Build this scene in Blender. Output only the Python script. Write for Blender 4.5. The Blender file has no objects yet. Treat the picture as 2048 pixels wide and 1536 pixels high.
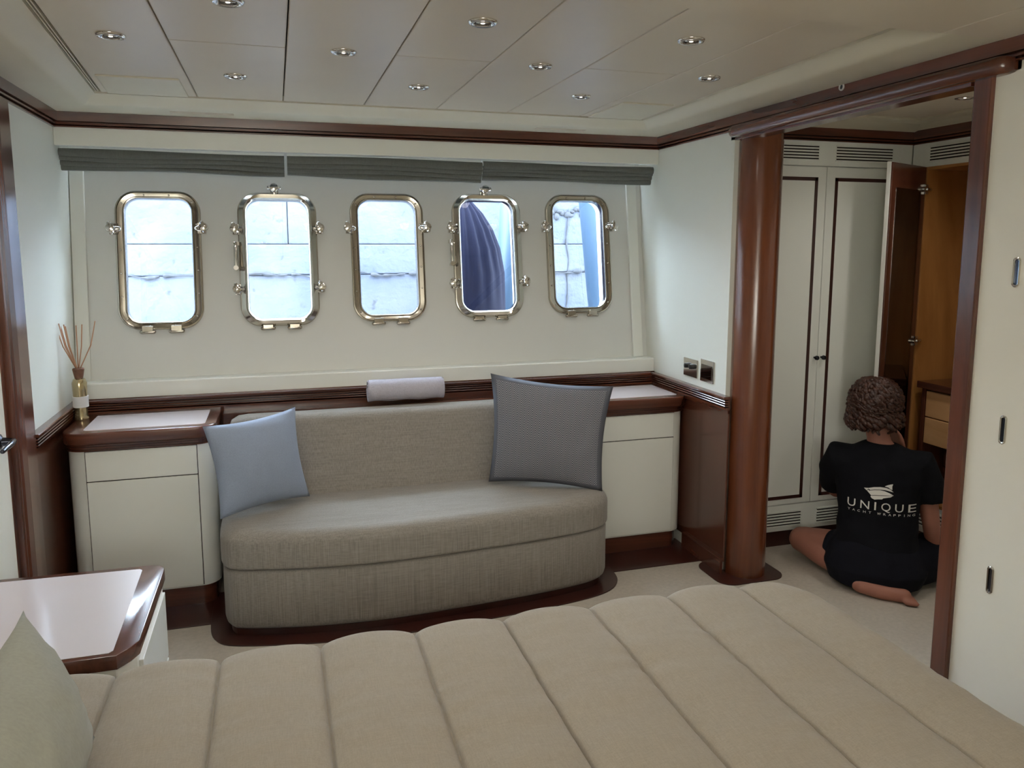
import bpy, bmesh, math, random
from mathutils import Vector, Matrix, noise
from mathutils.bvhtree import BVHTree
PI = math.pi
sc = bpy.context.scene
# ------------------------------------------------------------------ camera, world, light, exposure
F_PX, CX, CY = 1556.0, 1020.0, 698.0
cam_d = bpy.data.cameras.new('camera'); cam = bpy.data.objects.new('camera', cam_d)
sc.collection.objects.link(cam); sc.camera = cam
cam_d.sensor_width = 36.0; cam_d.lens = F_PX / 2048 * 36
cam_d.shift_x = (1024 - CX) / 2048; cam_d.shift_y = (CY - 768) / 2048
cam_d.clip_start = .05
pitch = math.radians(7.614); yaw = math.radians(16.667)
cam.location = (0, 0, 1.44); cam.rotation_euler = (PI / 2 - pitch, 0, -yaw)

world = bpy.data.worlds.new('sky'); sc.world = world; world.use_nodes = True
bg = world.node_tree.nodes['Background']
bg.inputs[0].default_value = (.70, .84, 1, 1); bg.inputs[1].default_value = 17.0

def area(name, loc, rot, sx, sy, power, col):
    d = bpy.data.lights.new(name, 'AREA'); d.shape = 'RECTANGLE'; d.size = sx; d.size_y = sy
    d.energy = power; d.color = col
    o = bpy.data.objects.new(name, d); sc.collection.objects.link(o); o.location = loc; o.rotation_euler = rot
    return o
# added fill lamp for assumed daylight behind the camera, no portholes built there
area('assumed_daylight_fill', (-.1, -1.1, 1.5), (PI / 2, 0, PI - math.radians(14)), 1.5, .5, 18, (.98, .99, 1))
SUN = bpy.data.lights.new('sun', 'SUN'); SUN.energy = .5; SUN.angle = .3; SUN.color = (1, .97, .93)
so = bpy.data.objects.new('sun', SUN); sc.collection.objects.link(so); so.rotation_euler = (math.radians(40), 0, math.radians(-15))
DOWNLIGHT_W = 2.0
sc.view_settings.view_transform = 'Standard'; sc.view_settings.look = 'None'
sc.view_settings.exposure = 1.28; sc.view_settings.gamma = 1; sc.view_settings.use_curve_mapping = False
try:
    sc.cycles.use_denoising = True; sc.cycles.max_bounces = 10; sc.cycles.diffuse_bounces = 6
    sc.cycles.transparent_max_bounces = 12; sc.cycles.sample_clamp_indirect = 6
except Exception: pass

# ------------------------------------------------------------------ materials
def srgb(r, g, b):
    f = lambda c: (c / 255) / 12.92 if c / 255 <= .04045 else ((c / 255 + .055) / 1.055) ** 2.4
    return (f(r), f(g), f(b), 1)
def new_mat(name):
    m = bpy.data.materials.new(name); m.use_nodes = True
    return m, m.node_tree, m.node_tree.nodes['Principled BSDF']
def nd(nt, t, **k):
    n = nt.nodes.new(t)
    for a, v in k.items(): setattr(n, a, v)
    return n
def math_n(nt, op, a, b=None):
    n = nd(nt, 'ShaderNodeMath', operation=op)
    for i, v in enumerate((a, b)):
        if v is None: continue
        if isinstance(v, (int, float)): n.inputs[i].default_value = v
        else: nt.links.new(v, n.inputs[i])
    return n.outputs[0]
def plain(name, col, rough=.5, metal=0, var=.0, scale=8, bump=0, bscale=60, coat=0, spec=.5):
    m, nt, p = new_mat(name)
    p.inputs['Base Color'].default_value = col; p.inputs['Roughness'].default_value = rough
    p.inputs['Metallic'].default_value = metal; p.inputs['Coat Weight'].default_value = coat
    p.inputs['Coat Roughness'].default_value = .08; p.inputs['Specular IOR Level'].default_value = spec
    tc = nd(nt, 'ShaderNodeTexCoord')
    if var:
        n = nd(nt, 'ShaderNodeTexNoise'); n.inputs['Scale'].default_value = scale; n.inputs['Detail'].default_value = 4
        nt.links.new(tc.outputs['Object'], n.inputs['Vector'])
        r = nd(nt, 'ShaderNodeValToRGB')
        r.color_ramp.elements[0].position = .3; r.color_ramp.elements[1].position = .7
        r.color_ramp.elements[0].color = tuple(c * (1 - var) for c in col[:3]) + (1,)
        r.color_ramp.elements[1].color = tuple(min(1, c * (1 + var)) for c in col[:3]) + (1,)
        nt.links.new(n.outputs[0], r.inputs[0]); nt.links.new(r.outputs[0], p.inputs['Base Color'])
    if bump:
        n = nd(nt, 'ShaderNodeTexNoise'); n.inputs['Scale'].default_value = bscale; n.inputs['Detail'].default_value = 3
        nt.links.new(tc.outputs['Object'], n.inputs['Vector'])
        b = nd(nt, 'ShaderNodeBump'); b.inputs['Strength'].default_value = bump; b.inputs['Distance'].default_value = .002
        nt.links.new(n.outputs[0], b.inputs['Height']); nt.links.new(b.outputs[0], p.inputs['Normal'])
    return m
def wood(name, c0, c1, axis, rough=.22, coat=.5, fine=1.0):
    m, nt, p = new_mat(name)
    tc = nd(nt, 'ShaderNodeTexCoord'); mp = nd(nt, 'ShaderNodeMapping')
    s = [16 * fine] * 3; s[axis] = 1.1; mp.inputs['Scale'].default_value = s
    nt.links.new(tc.outputs['Object'], mp.inputs['Vector'])
    n = nd(nt, 'ShaderNodeTexNoise'); n.inputs['Scale'].default_value = 1; n.inputs['Detail'].default_value = 6
    n.inputs['Roughness'].default_value = .6; n.inputs['Distortion'].default_value = .6
    nt.links.new(mp.outputs[0], n.inputs['Vector'])
    r = nd(nt, 'ShaderNodeValToRGB'); r.color_ramp.elements[0].position = .32; r.color_ramp.elements[1].position = .68
    r.color_ramp.elements[0].color = c0; r.color_ramp.elements[1].color = c1
    nt.links.new(n.outputs[0], r.inputs[0]); nt.links.new(r.outputs[0], p.inputs['Base Color'])
    p.inputs['Roughness'].default_value = rough; p.inputs['Coat Weight'].default_value = coat; p.inputs['Coat Roughness'].default_value = .2
    return m
def linen(name, col, sx, sy, sz, var=.22, rough=.9, bump=.35, big=.06):
    """woven cloth: crossed fine streaks"""
    m, nt, p = new_mat(name)
    tc = nd(nt, 'ShaderNodeTexCoord'); outs = []
    for s in ((sx, sy, sz), (sz * .9, sy * .9, sx * .9), (sy, sx, sz * .7)):
        mp = nd(nt, 'ShaderNodeMapping'); mp.inputs['Scale'].default_value = s
        nt.links.new(tc.outputs['Object'], mp.inputs['Vector'])
        n = nd(nt, 'ShaderNodeTexNoise'); n.inputs['Scale'].default_value = 1; n.inputs['Detail'].default_value = 3
        nt.links.new(mp.outputs[0], n.inputs['Vector']); outs.append(n.outputs[0])
    a = math_n(nt, 'ADD', math_n(nt, 'ADD', outs[0], outs[1]), outs[2]); a = math_n(nt, 'MULTIPLY', a, 1 / 3)
    r = nd(nt, 'ShaderNodeValToRGB'); r.color_ramp.elements[0].position = .38; r.color_ramp.elements[1].position = .62
    r.color_ramp.elements[0].color = tuple(c * (1 - var) for c in col[:3]) + (1,)
    r.color_ramp.elements[1].color = tuple(min(1, c * (1 + var)) for c in col[:3]) + (1,)
    nt.links.new(a, r.inputs[0]); nt.links.new(r.outputs[0], p.inputs['Base Color'])
    b = nd(nt, 'ShaderNodeBump'); b.inputs['Strength'].default_value = bump; b.inputs['Distance'].default_value = .0015
    nt.links.new(a, b.inputs['Height']); nt.links.new(b.outputs[0], p.inputs['Normal'])
    p.inputs['Roughness'].default_value = rough; p.inputs['Sheen Weight'].default_value = .15
    p.inputs['Specular IOR Level'].default_value = .2
    return m
W0, W1 = srgb(64, 33, 24), srgb(104, 58, 41)
M = {}
M['wood_x'] = wood('mahogany_along_x', W0, W1, 0); M['wood_y'] = wood('mahogany_along_y', W0, W1, 1); M['wood_z'] = wood('mahogany_upright', W0, W1, 2)
M['wood_pillar'] = wood('mahogany_pillar', srgb(92, 47, 28), srgb(120, 66, 38), 2, .2, .7)
M['wood_panel'] = wood('mahogany_panel', srgb(78, 43, 30), srgb(90, 51, 37), 2, .2, .5, .3)
M['wood_dark'] = plain('dark_floor_wood', srgb(58, 26, 20), .3, var=.2, scale=5, coat=.3)
M['maple'] = wood('maple', srgb(150, 98, 48), srgb(196, 140, 80), 2, .35, .3, .35)
M['maple_drawer'] = wood('maple_drawer', srgb(206, 156, 104), srgb(236, 192, 140), 1, .35, .3, .35)
M['cream'] = plain('cream_lacquer', srgb(230, 232, 226), .36, var=.01, scale=2)
M['cream_warm'] = plain('cream_lacquer_warm', srgb(230, 227, 216), .4)
M['wallcov'] = plain('wall_vinyl', srgb(226, 228, 220), .5, bump=.05, bscale=90)
M['hull_lining'] = plain('hull_lining', srgb(216, 217, 213), .5, bump=.05, bscale=90)
M['ceil'] = plain('ceiling_leather', srgb(206, 195, 178), .4, var=.03, scale=2.5, bump=.12, bscale=7)
M['soffit'] = plain('soffit_leather', srgb(208, 201, 182), .55, var=.02, scale=3)
M['gap'] = plain('shadow_gap', srgb(40, 34, 28), .8)
M['carpet'] = plain('carpet', srgb(182, 175, 163), .95, var=.06, scale=60, bump=.6, bscale=400, spec=.1)
M['inlay'] = plain('leather_inlay', srgb(196, 184, 182), .34, var=.02, scale=4, coat=.2)
M['sofa'] = linen('sofa_linen', srgb(140, 134, 127), 300, 300, 13, .2)
M['quilt'] = linen('quilt_linen', srgb(154, 143, 127), 40, 420, 380, .09, bump=.2)
M['pillow'] = linen('pillow_linen', srgb(160, 160, 147), 120, 220, 100, .05, bump=.25)
M['blue'] = linen('pale_blue_velvet', srgb(142, 153, 172), 300, 300, 280, .06, bump=.15)
M['towel'] = plain('towel_terry', srgb(184, 181, 192), .95, var=.05, scale=120, bump=.8, bscale=300, spec=.1)
M['blind'] = linen('blind_linen', srgb(102, 105, 101), 20, 200, 260, .1, bump=.3)
M['chrome'] = plain('chrome', srgb(215, 212, 206), .1, 1)
M['steel'] = plain('polished_steel_frame', srgb(190, 184, 172), .16, 1, bump=.15, bscale=9)
M['dark_metal'] = plain('dark_chrome', srgb(70, 72, 80), .2, 1)
M['black'] = plain('black_plastic', srgb(20, 20, 22), .35)
M['mirror'] = plain('dark_mirror', srgb(120, 112, 108), .03, 1)
M['shirt'] = plain('black_cotton', srgb(17, 18, 23), .9, var=.15, scale=20, bump=.5, bscale=25, spec=.15)
M['shorts'] = plain('black_shorts', srgb(19, 20, 28), .85, var=.15, scale=20, bump=.5, bscale=22, spec=.15)
M['skin'] = plain('skin', srgb(158, 106, 88), .55, var=.05, scale=14)
M['hair'] = plain('auburn_hair', srgb(56, 28, 17), .36, var=.45, scale=45)
M['print'] = plain('white_print', srgb(215, 213, 208), .7)
M['white_plastic'] = plain('white_plastic', srgb(205, 202, 196), .4)
M['lips'] = plain('lips', srgb(170, 95, 88), .4)
M['cork'] = plain('cork', srgb(110, 76, 58), .8, var=.2, scale=60)
M['reed'] = plain('reed', srgb(186, 142, 112), .8)
M['paper'] = plain('paper_label', srgb(214, 214, 214), .6)
M['gold_liquid'] = plain('amber_bottle', srgb(176, 160, 122), .15, .75, coat=.5)
M['fender'] = plain('navy_fender_cover', srgb(10, 12, 30), .85, bump=.3, bscale=12, spec=.12)
M['pale_blue'] = plain('pale_blue_paint', srgb(46, 66, 86), .5)
M['hull'] = plain('hull_paint', srgb(220, 220, 215), .4)
def glass_mat():
    m, nt, p = new_mat('porthole_glass')
    nt.nodes.remove(p); out = nt.nodes['Material Output']
    tr = nd(nt, 'ShaderNodeBsdfTransparent'); tr.inputs[0].default_value = (.93, .96, .98, 1)
    gl = nd(nt, 'ShaderNodeBsdfGlossy'); gl.inputs['Roughness'].default_value = .02
    mx = nd(nt, 'ShaderNodeMixShader'); mx.inputs[0].default_value = .05
    nt.links.new(tr.outputs[0], mx.inputs[1]); nt.links.new(gl.outputs[0], mx.inputs[2]); nt.links.new(mx.outputs[0], out.inputs[0])
    return m
M['glass'] = glass_mat()
def emit_mat(name, col, s):
    m, nt, p = new_mat(name); p.inputs['Base Color'].default_value = col
    p.inputs['Emission Color'].default_value = col; p.inputs['Emission Strength'].default_value = s
    return m
M['bulb'] = emit_mat('lit_bulb', (1, .93, .82, 1), 3.0)
def concrete():
    m, nt, p = new_mat('quay_concrete')
    tc = nd(nt, 'ShaderNodeTexCoord'); base = srgb(70, 73, 80)
    n = nd(nt, 'ShaderNodeTexNoise'); n.inputs['Scale'].default_value = 2.2; n.inputs['Detail'].default_value = 8
    nt.links.new(tc.outputs['Object'], n.inputs['Vector'])
    r = nd(nt, 'ShaderNodeValToRGB'); r.color_ramp.elements[0].position = .35; r.color_ramp.elements[1].position = .62
    r.color_ramp.elements[0].color = srgb(57, 64, 78); r.color_ramp.elements[1].color = base
    nt.links.new(n.outputs[0], r.inputs[0])
    # small dark pits
    n2 = nd(nt, 'ShaderNodeTexNoise'); n2.inputs['Scale'].default_value = 16; n2.inputs['Detail'].default_value = 6
    nt.links.new(tc.outputs['Object'], n2.inputs['Vector'])
    r2 = nd(nt, 'ShaderNodeValToRGB'); r2.color_ramp.elements[0].position = .27; r2.color_ramp.elements[1].position = .36
    nt.links.new(n2.outputs[0], r2.inputs[0])
    mx = nd(nt, 'ShaderNodeMixRGB', blend_type='MULTIPLY'); mx.inputs[0].default_value = .5
    nt.links.new(r.outputs[0], mx.inputs[1]); nt.links.new(r2.outputs[0], mx.inputs[2])
    nt.links.new(mx.outputs[0], p.inputs['Base Color'])
    b = nd(nt, 'ShaderNodeBump'); b.inputs['Strength'].default_value = .6; b.inputs['Distance'].default_value = .02
    nt.links.new(n2.outputs[0], b.inputs['Height']); nt.links.new(b.outputs[0], p.inputs['Normal'])
    p.inputs['Roughness'].default_value = .9
    return m
M['concrete'] = concrete()
M['mortar'] = plain('rough_mortar', srgb(48, 50, 54), .95, var=.3, scale=20)
def herringbone():
    m, nt, p = new_mat('herringbone_weave')
    uv = nd(nt, 'ShaderNodeUVMap'); sp = nd(nt, 'ShaderNodeSeparateXYZ'); nt.links.new(uv.outputs[0], sp.inputs[0])
    u, v = sp.outputs[0], sp.outputs[1]
    zig = math_n(nt, 'ABSOLUTE', math_n(nt, 'SUBTRACT', math_n(nt, 'FRACT', math_n(nt, 'MULTIPLY', u, 15)), .5))
    ph = math_n(nt, 'ADD', math_n(nt, 'MULTIPLY', v, 46), math_n(nt, 'MULTIPLY', zig, 5.0))
    st = math_n(nt, 'GREATER_THAN', math_n(nt, 'FRACT', ph), .55)
    # plain border
    du = math_n(nt, 'ABSOLUTE', math_n(nt, 'SUBTRACT', u, .5)); dv = math_n(nt, 'ABSOLUTE', math_n(nt, 'SUBTRACT', v, .5))
    inside = math_n(nt, 'LESS_THAN', math_n(nt, 'MAXIMUM', du, dv), .455)
    f = math_n(nt, 'MULTIPLY', st, inside); f2 = math_n(nt, 'ADD', f, math_n(nt, 'MULTIPLY', math_n(nt, 'SUBTRACT', 1, inside), .22))
    mx = nd(nt, 'ShaderNodeMixRGB'); nt.links.new(f2, mx.inputs[0])
    mx.inputs[1].default_value = srgb(62, 67, 80); mx.inputs[2].default_value = srgb(152, 153, 158)
    nt.links.new(mx.outputs[0], p.inputs['Base Color']); p.inputs['Roughness'].default_value = .9
    b = nd(nt, 'ShaderNodeBump'); b.inputs['Strength'].default_value = .3; b.inputs['Distance'].default_value = .002
    nt.links.new(f2, b.inputs['Height']); nt.links.new(b.outputs[0], p.inputs['Normal'])
    return m
M['herring'] = herringbone()

# ------------------------------------------------------------------ geometry helpers
COL = sc.collection
class MB:
    def __init__(s): s.v = []; s.f = []; s.uv = None
    def add(s, vs, fs):
        o = len(s.v); s.v += [tuple(v) for v in vs]; s.f += [tuple(i + o for i in f) for f in fs]; return s
    def box(s, x0, x1, y0, y1, z0, z1):
        return s.add([(x0, y0, z0), (x1, y0, z0), (x1, y1, z0), (x0, y1, z0), (x0, y0, z1), (x1, y0, z1), (x1, y1, z1), (x0, y1, z1)],
                     [(0, 3, 2, 1), (4, 5, 6, 7), (0, 1, 5, 4), (1, 2, 6, 5), (2, 3, 7, 6), (3, 0, 4, 7)])
    def rings(s, rs, closed=True, cap=True):
        n = len(rs[0]); o = len(s.v)
        for r in rs: s.v += [tuple(p) for p in r]
        for i in range(len(rs) - 1):
            for j in range(n if closed else n - 1):
                a = o + i * n + j; b = o + i * n + (j + 1) % n
                s.f.append((a, b, b + n, a + n))
        if cap:
            s.f.append(tuple(o + j for j in reversed(range(n)))); s.f.append(tuple(o + (len(rs) - 1) * n + j for j in range(n)))
        return s
    def prism(s, poly, axis, lo, hi):
        """poly 2D extruded along axis (0:x -> poly=(y,z); 1:y -> (x,z); 2:z -> (x,y))"""
        mk = {0: lambda a, b, c: (c, a, b), 1: lambda a, b, c: (a, c, b), 2: lambda a, b, c: (a, b, c)}[axis]
        return s.rings([[mk(a, b, lo) for a, b in poly], [mk(a, b, hi) for a, b in poly]])
    def tube(s, pts, rad, n=12, cap=True):
        pts = [Vector(p) for p in pts]
        if isinstance(rad, (int, float)): rad = [rad] * len(pts)
        rs = []; up = None
        for i, p in enumerate(pts):
            t = (pts[min(i + 1, len(pts) - 1)] - pts[max(i - 1, 0)]).normalized()
            if up is None: up = Vector((0, 0, 1)) if abs(t.z) < .9 else Vector((1, 0, 0))
            a = t.cross(up).normalized(); b = a.cross(t).normalized(); up = b
            rs.append([p + rad[i] * (math.cos(k * 2 * PI / n) * a + math.sin(k * 2 * PI / n) * b) for k in range(n)])
        return s.rings(rs, cap=cap)
    def capsule(s, pts, rad, n=14):
        pts = [Vector(p) for p in pts]
        if isinstance(rad, (int, float)): rad = [rad] * len(pts)
        t0 = (pts[0] - pts[1]).normalized(); t1 = (pts[-1] - pts[-2]).normalized()
        A = []; R = []
        for a in (80, 55, 30): A.append(pts[0] + t0 * rad[0] * math.sin(math.radians(a))); R.append(rad[0] * math.cos(math.radians(a)))
        A += pts; R += list(rad)
        for a in (30, 55, 80): A.append(pts[-1] + t1 * rad[-1] * math.sin(math.radians(a))); R.append(rad[-1] * math.cos(math.radians(a)))
        return s.tube(A, R, n)
    def lathe(s, prof, c=(0, 0, 0), n=24, axis=2):
        rs = []
        for r, h in prof:
            ring = []
            for k in range(n):
                a = k * 2 * PI / n; x, y = r * math.cos(a), r * math.sin(a)
                p = {2: (x, y, h), 1: (x, h, -y), 0: (h, x, y)}[axis]
                ring.append((c[0] + p[0], c[1] + p[1], c[2] + p[2]))
            rs.append(ring)
        return s.rings(rs)
    def sphere(s, c, r, n=14, m=8):
        if isinstance(r, (int, float)): r = (r, r, r)
        rs = []
        for i in range(m + 1):
            a = -PI / 2 + PI * (i + .02) / (m + .04)
            rs.append([(c[0] + r[0] * math.cos(a) * math.cos(k * 2 * PI / n), c[1] + r[1] * math.cos(a) * math.sin(k * 2 * PI / n), c[2] + r[2] * math.sin(a)) for k in range(n)])
        return s.rings(rs)
    def build(s, name, mat, parent=None, bevel=0, smooth=False, kind=None, segs=2, normals=True):
        me = bpy.data.meshes.new(name); me.from_pydata(s.v, [], s.f)
        if normals:
            b = bmesh.new(); b.from_mesh(me); bmesh.ops.recalc_face_normals(b, faces=b.faces); b.to_mesh(me); b.free()
        if mat: me.materials.append(mat)
        if s.uv:
            ul = me.uv_layers.new(name='UVMap')
            for l in me.loops: ul.data[l.index].uv = s.uv[l.vertex_index]
        o = bpy.data.objects.new(name, me); COL.objects.link(o)
        if parent: o.parent = parent
        if kind: o['kind'] = kind
        if smooth:
            for p in me.polygons: p.use_smooth = True
            if smooth != 'all':
                try: me.set_sharp_from_angle(angle=math.radians(35))
                except Exception: pass
        if bevel:
            md = o.modifiers.new('bevel', 'BEVEL'); md.width = bevel; md.segments = segs; md.limit_method = 'ANGLE'; md.angle_limit = math.radians(40)
        return o
def B(name, mat, parent, *a, bevel=.0015, **k): return MB().box(*a).build(name, mat, parent, bevel=bevel, **k)
def empty(name, loc=(0, 0, 0), rz=0, rx=0):
    o = bpy.data.objects.new(name, None); COL.objects.link(o); o.location = loc; o.rotation_euler = (rx, 0, rz)
    o.empty_display_size = .05
    return o
def tag(o, label=None, cat=None, group=None, kind=None):
    if label: o['label'] = label
    if cat: o['category'] = cat
    if group: o['group'] = group
    if kind: o['kind'] = kind
    return o
def copy_tree(o, parent=None):
    c = o.copy(); COL.objects.link(c)
    if parent: c.parent = parent
    for ch in list(o.children): copy_tree(ch, c)
    return c
def rrect(w, h, r, n=8, cx=0, cy=0):
    pts = []
    for qx, qy, a0 in ((1, 1, 0), (-1, 1, 90), (-1, -1, 180), (1, -1, 270)):
        for k in range(n + 1):
            a = math.radians(a0 + 90 * k / n)
            pts.append((cx + qx * (w / 2 - r) + r * math.cos(a), cy + qy * (h / 2 - r) + r * math.sin(a)))
    return pts
def inset(poly, d):
    """offset a closed CCW polygon inwards by d"""
    n = len(poly); out = []
    for i in range(n):
        p0, p1, p2 = (Vector(poly[(i - 1) % n]), Vector(poly[i]), Vector(poly[(i + 1) % n]))
        e1 = (p1 - p0).normalized(); e2 = (p2 - p1).normalized()
        nn = Vector((-(e1.y + e2.y), e1.x + e2.x))
        nn = nn.normalized() if nn.length > 1e-6 else Vector((0, 0))
        out.append(tuple(p1 + nn * d))
    return out
def slab(poly, z0, z1, r, seg=5, rb=None):
    """thick slab from a plan outline with rounded top (and bottom) edges"""
    rb = r if rb is None else rb; rs = []
    for k in range(seg + 1):
        a = PI / 2 * k / seg
        if rb: rs.append([(x, y, z0 + rb - rb * math.cos(a)) for x, y in inset(poly, rb * (1 - math.sin(a)))])
    if not rb: rs.append([(x, y, z0) for x, y in poly])
    for k in range(seg + 1):
        a = PI / 2 * k / seg
        rs.append([(x, y, z1 - r + r * math.sin(a)) for x, y in inset(poly, r * (1 - math.cos(a)))])
    return MB().rings(rs)
def smooth_closed(pts, n=10):
    """Catmull-Rom through a closed list"""
    out = []; m = len(pts)
    for i in range(m):
        p = [Vector(pts[(i + k - 1) % m]) for k in range(4)]
        for j in range(n):
            t = j / n
            out.append(tuple(.5 * ((2 * p[1]) + (-p[0] + p[2]) * t + (2 * p[0] - 5 * p[1] + 4 * p[2] - p[3]) * t * t + (-p[0] + 3 * p[1] - 3 * p[2] + p[3]) * t ** 3)))
    return out

XL, XR, YW = -.83, 1.84, 3.57
YB = -1.2
# ------------------------------------------------------------------ room shell
tag(MB().box(-1.0, 3.7, YB - .1, 3.75, -.05, 0).build('floor', M['carpet']), 'pale beige fitted carpet', kind='structure')
fl = bpy.data.objects['floor']
B('wood_border', M['wood_dark'], fl, XL, XR, 3.02, 3.3, 0, .004)
# wood margin round the sofa plinth and at the pillar foot
sofa_front = [(-.235, 3.24), (-.235, 3.02), (-.215, 2.91), (-.15, 2.865), (.106, 2.81), (.4, 2.79), (.804, 2.815), (1.068, 2.845), (1.235, 2.885), (1.31, 2.95), (1.33, 3.05), (1.33, 3.24)]
def open_smooth(pts, n=8):
    out = []; m = len(pts)
    for i in range(m - 1):
        p = [Vector(pts[min(max(i + k - 1, 0), m - 1)]) for k in range(4)]
        for j in range(n):
            t = j / n
            out.append(tuple(.5 * ((2 * p[1]) + (-p[0] + p[2]) * t + (2 * p[0] - 5 * p[1] + 4 * p[2] - p[3]) * t * t + (-p[0] + 3 * p[1] - 3 * p[2] + p[3]) * t ** 3)))
    out.append(tuple(pts[-1])); return out
sofa_plan = open_smooth(sofa_front)          # CCW seen from above, open at the back
mg = inset(sofa_plan, -.055)
MB().prism(mg, 2, 0, .005).build('wood_margin', M['wood_dark'], fl, bevel=.001)
MB().prism(rrect(.32, .26, .07, cx=1.93, cy=2.875), 2, 0, .0048).build('threshold', M['wood_dark'], fl, bevel=.001)

wl = B('wall_left', M['wallcov'], None, XL - .06, XL, YB, 3.96, 0, 2.05, bevel=0); tag(wl, 'pale left wall', kind='structure')
# lower mahogany panelling on the left wall between the door and the corner
B('wood_panel', M['wood_panel'], wl, XL, XL + .008, 2.955, YW, 0, .74, bevel=.001)
wr = B('wall_right', M['wallcov'], None, XR, XR + .07, 2.9, 3.96, 0, 2.05, bevel=0); tag(wr, 'pale right wall with mahogany lower panel', kind='structure')
B('wood_panel', M['wood_panel'], wr, XR - .008, XR, 2.86, YW, 0.06, .74, bevel=.001)
B('wood_skirting', M['wood_y'], wr, XR - .022, XR - .008, 2.86, 3.2, 0, .075, bevel=.002)
B('wall_header', M['cream'], wr, XR, XR + .062, 1.6, 2.9, 1.885, 2.05, bevel=0)
wn = B('wall_right_near', M['cream_warm'], None, XR, XR + .12, YB, 1.672, 0, 2.05, bevel=0); tag(wn, 'cream panel wall to the right of the opening', kind='structure')
tag(B('wall_back', M['cream_warm'], None, -.9, 3.7, YB - .08, YB, 0, 2.05, bevel=0), kind='structure')
tag(B('wall_closet_near', M['cream_warm'], None, XR + .12, 3.6, .9, .96, 0, 2.05, bevel=0), kind='structure')

# hull wall: tilted panel with five porthole openings
T = .15; TILT = math.atan(T); PORT_X = [-.484, .015, .512, 1.0, 1.48]
PORT_Z = [1.372, 1.373, 1.380, 1.386, 1.392]
PW, PH, PR = .345, .605, .09; GW, GH, GR = .266, .537, .055
def yz_plane(z): return 3.65 + T * (z - .865)
ww = empty('wall_window', (0, 3.65, .865), rx=-TILT); tag(ww, 'pale hull wall with five portholes', kind='structure')
def plocal(z): return (z - .865) / math.cos(TILT)
def holed(outer, holes, y0, y1):
    bm = bmesh.new(); loops = []
    for L in [outer] + holes:
        vs = [bm.verts.new((x, y0, z)) for x, z in L]; es = [bm.edges.new((vs[i], vs[(i + 1) % len(vs)])) for i in range(len(vs))]; loops.append((vs, es))
    bmesh.ops.triangle_fill(bm, use_beauty=True, edges=[e for _, es in loops for e in es])
    r = bmesh.ops.extrude_face_region(bm, geom=bm.faces[:])
    bmesh.ops.translate(bm, verts=[e for e in r['geom'] if isinstance(e, bmesh.types.BMVert)], vec=(0, y1 - y0, 0))
    bmesh.ops.recalc_face_normals(bm, faces=bm.faces)
    me = bpy.data.meshes.new('m'); bm.to_mesh(me); bm.free(); return me
holes = [rrect(GW + .03, GH + .03, .065, cx=PORT_X[i], cy=plocal(PORT_Z[i])) for i in range(5)]
me = holed([(-.9, -.05), (1.92, -.05), (1.92, 1.2), (-.9, 1.2)], holes, 0, .05); me.materials.append(M['hull_lining'])
hp = bpy.data.objects.new('hull_panel', me); COL.objects.link(hp); hp.parent = ww
me = holed([(-2.5, -1.2), (4.5, -1.2), (4.5, 1.5), (-2.5, 1.5)], [rrect(GW + .05, GH + .05, .065, cx=PORT_X[i], cy=plocal(PORT_Z[i])) for i in range(5)], .05, .12); me.materials.append(M['hull'])
hh = bpy.data.objects.new('hull_shell', me); COL.objects.link(hh); hh.parent = ww
for x0, x1 in ((-.828, -.772), (1.757, 1.812)):
    B('border_strip', M['cream'], ww, x0, x1, -.014, 0, .0, 1.02, bevel=.003)
# ledge, fascia
t1 = MB().prism([(YW, .795), (YW, .862), (YW + .004, .866), (3.72, .866), (3.72, .795)], 0, XL, XR).build('trim_1', M['cream'], bevel=.002); tag(t1, 'cream ledge below the portholes', kind='structure')
t2 = B('trim_2', M['cream'], None, XL, XR, YW + .002, YW + .03, 1.836, 1.912, bevel=.002); tag(t2, 'cream fascia above the blinds', kind='structure')
# crowns: profile (out, z)
crown = [(0, 1.906), (.010, 1.906), (.010, 1.911), (.0, 1.912), (.0, 1.915), (.018, 1.916), (.018, 1.922), (.004, 1.923), (.004, 1.926), (.024, 1.928), (.026, 1.968), (0, 1.968)]
def mould(name, prof, wall, lo, hi, mat, label, mats=None):
    if wall == 'N': o = MB().prism([(YW - a, z) for a, z in prof], 0, lo, hi)
    if wall == 'L': o = MB().prism([(XL + a, z) for a, z in prof], 1, lo, hi)
    if wall == 'R': o = MB().prism([(XR - a, z) for a, z in prof], 1, lo, hi)
    o = o.build(name, mat); return tag(o, label, kind='structure')
mould('trim_3', crown, 'N', XL, XR, M['wood_x'], 'mahogany crown moulding over the portholes')
mould('trim_4', crown, 'L', YB, YW, M['wood_y'], 'mahogany crown moulding on the left wall')
mould('trim_5', crown, 'R', YB, YW, M['wood_y'], 'mahogany crown moulding over the closet opening')
rail = [(0, .722), (.012, .722), (.012, .738), (.022, .740), (.022, .748), (.006, .749), (.006, .753)]
for z_ in (.753, .7635, .774): rail += [(.026, z_ + .001), (.028, z_ + .0035), (.026, z_ + .006), (.008, z_ + .007), (.008, z_ + .0105)]
rail += [(.030, .785), (.032, .794), (.028, .797), (0, .797)]
mould('trim_6', rail, 'N', XL, XR, M['wood_x'], 'ribbed mahogany rail under the ledge')
mould('trim_7', rail, 'L', 2.955, YW, M['wood_y'], 'ribbed mahogany rail on the left wall')
mould('trim_8', rail, 'R', 2.86, YW, M['wood_y'], 'ribbed mahogany rail on the right wall')
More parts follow.
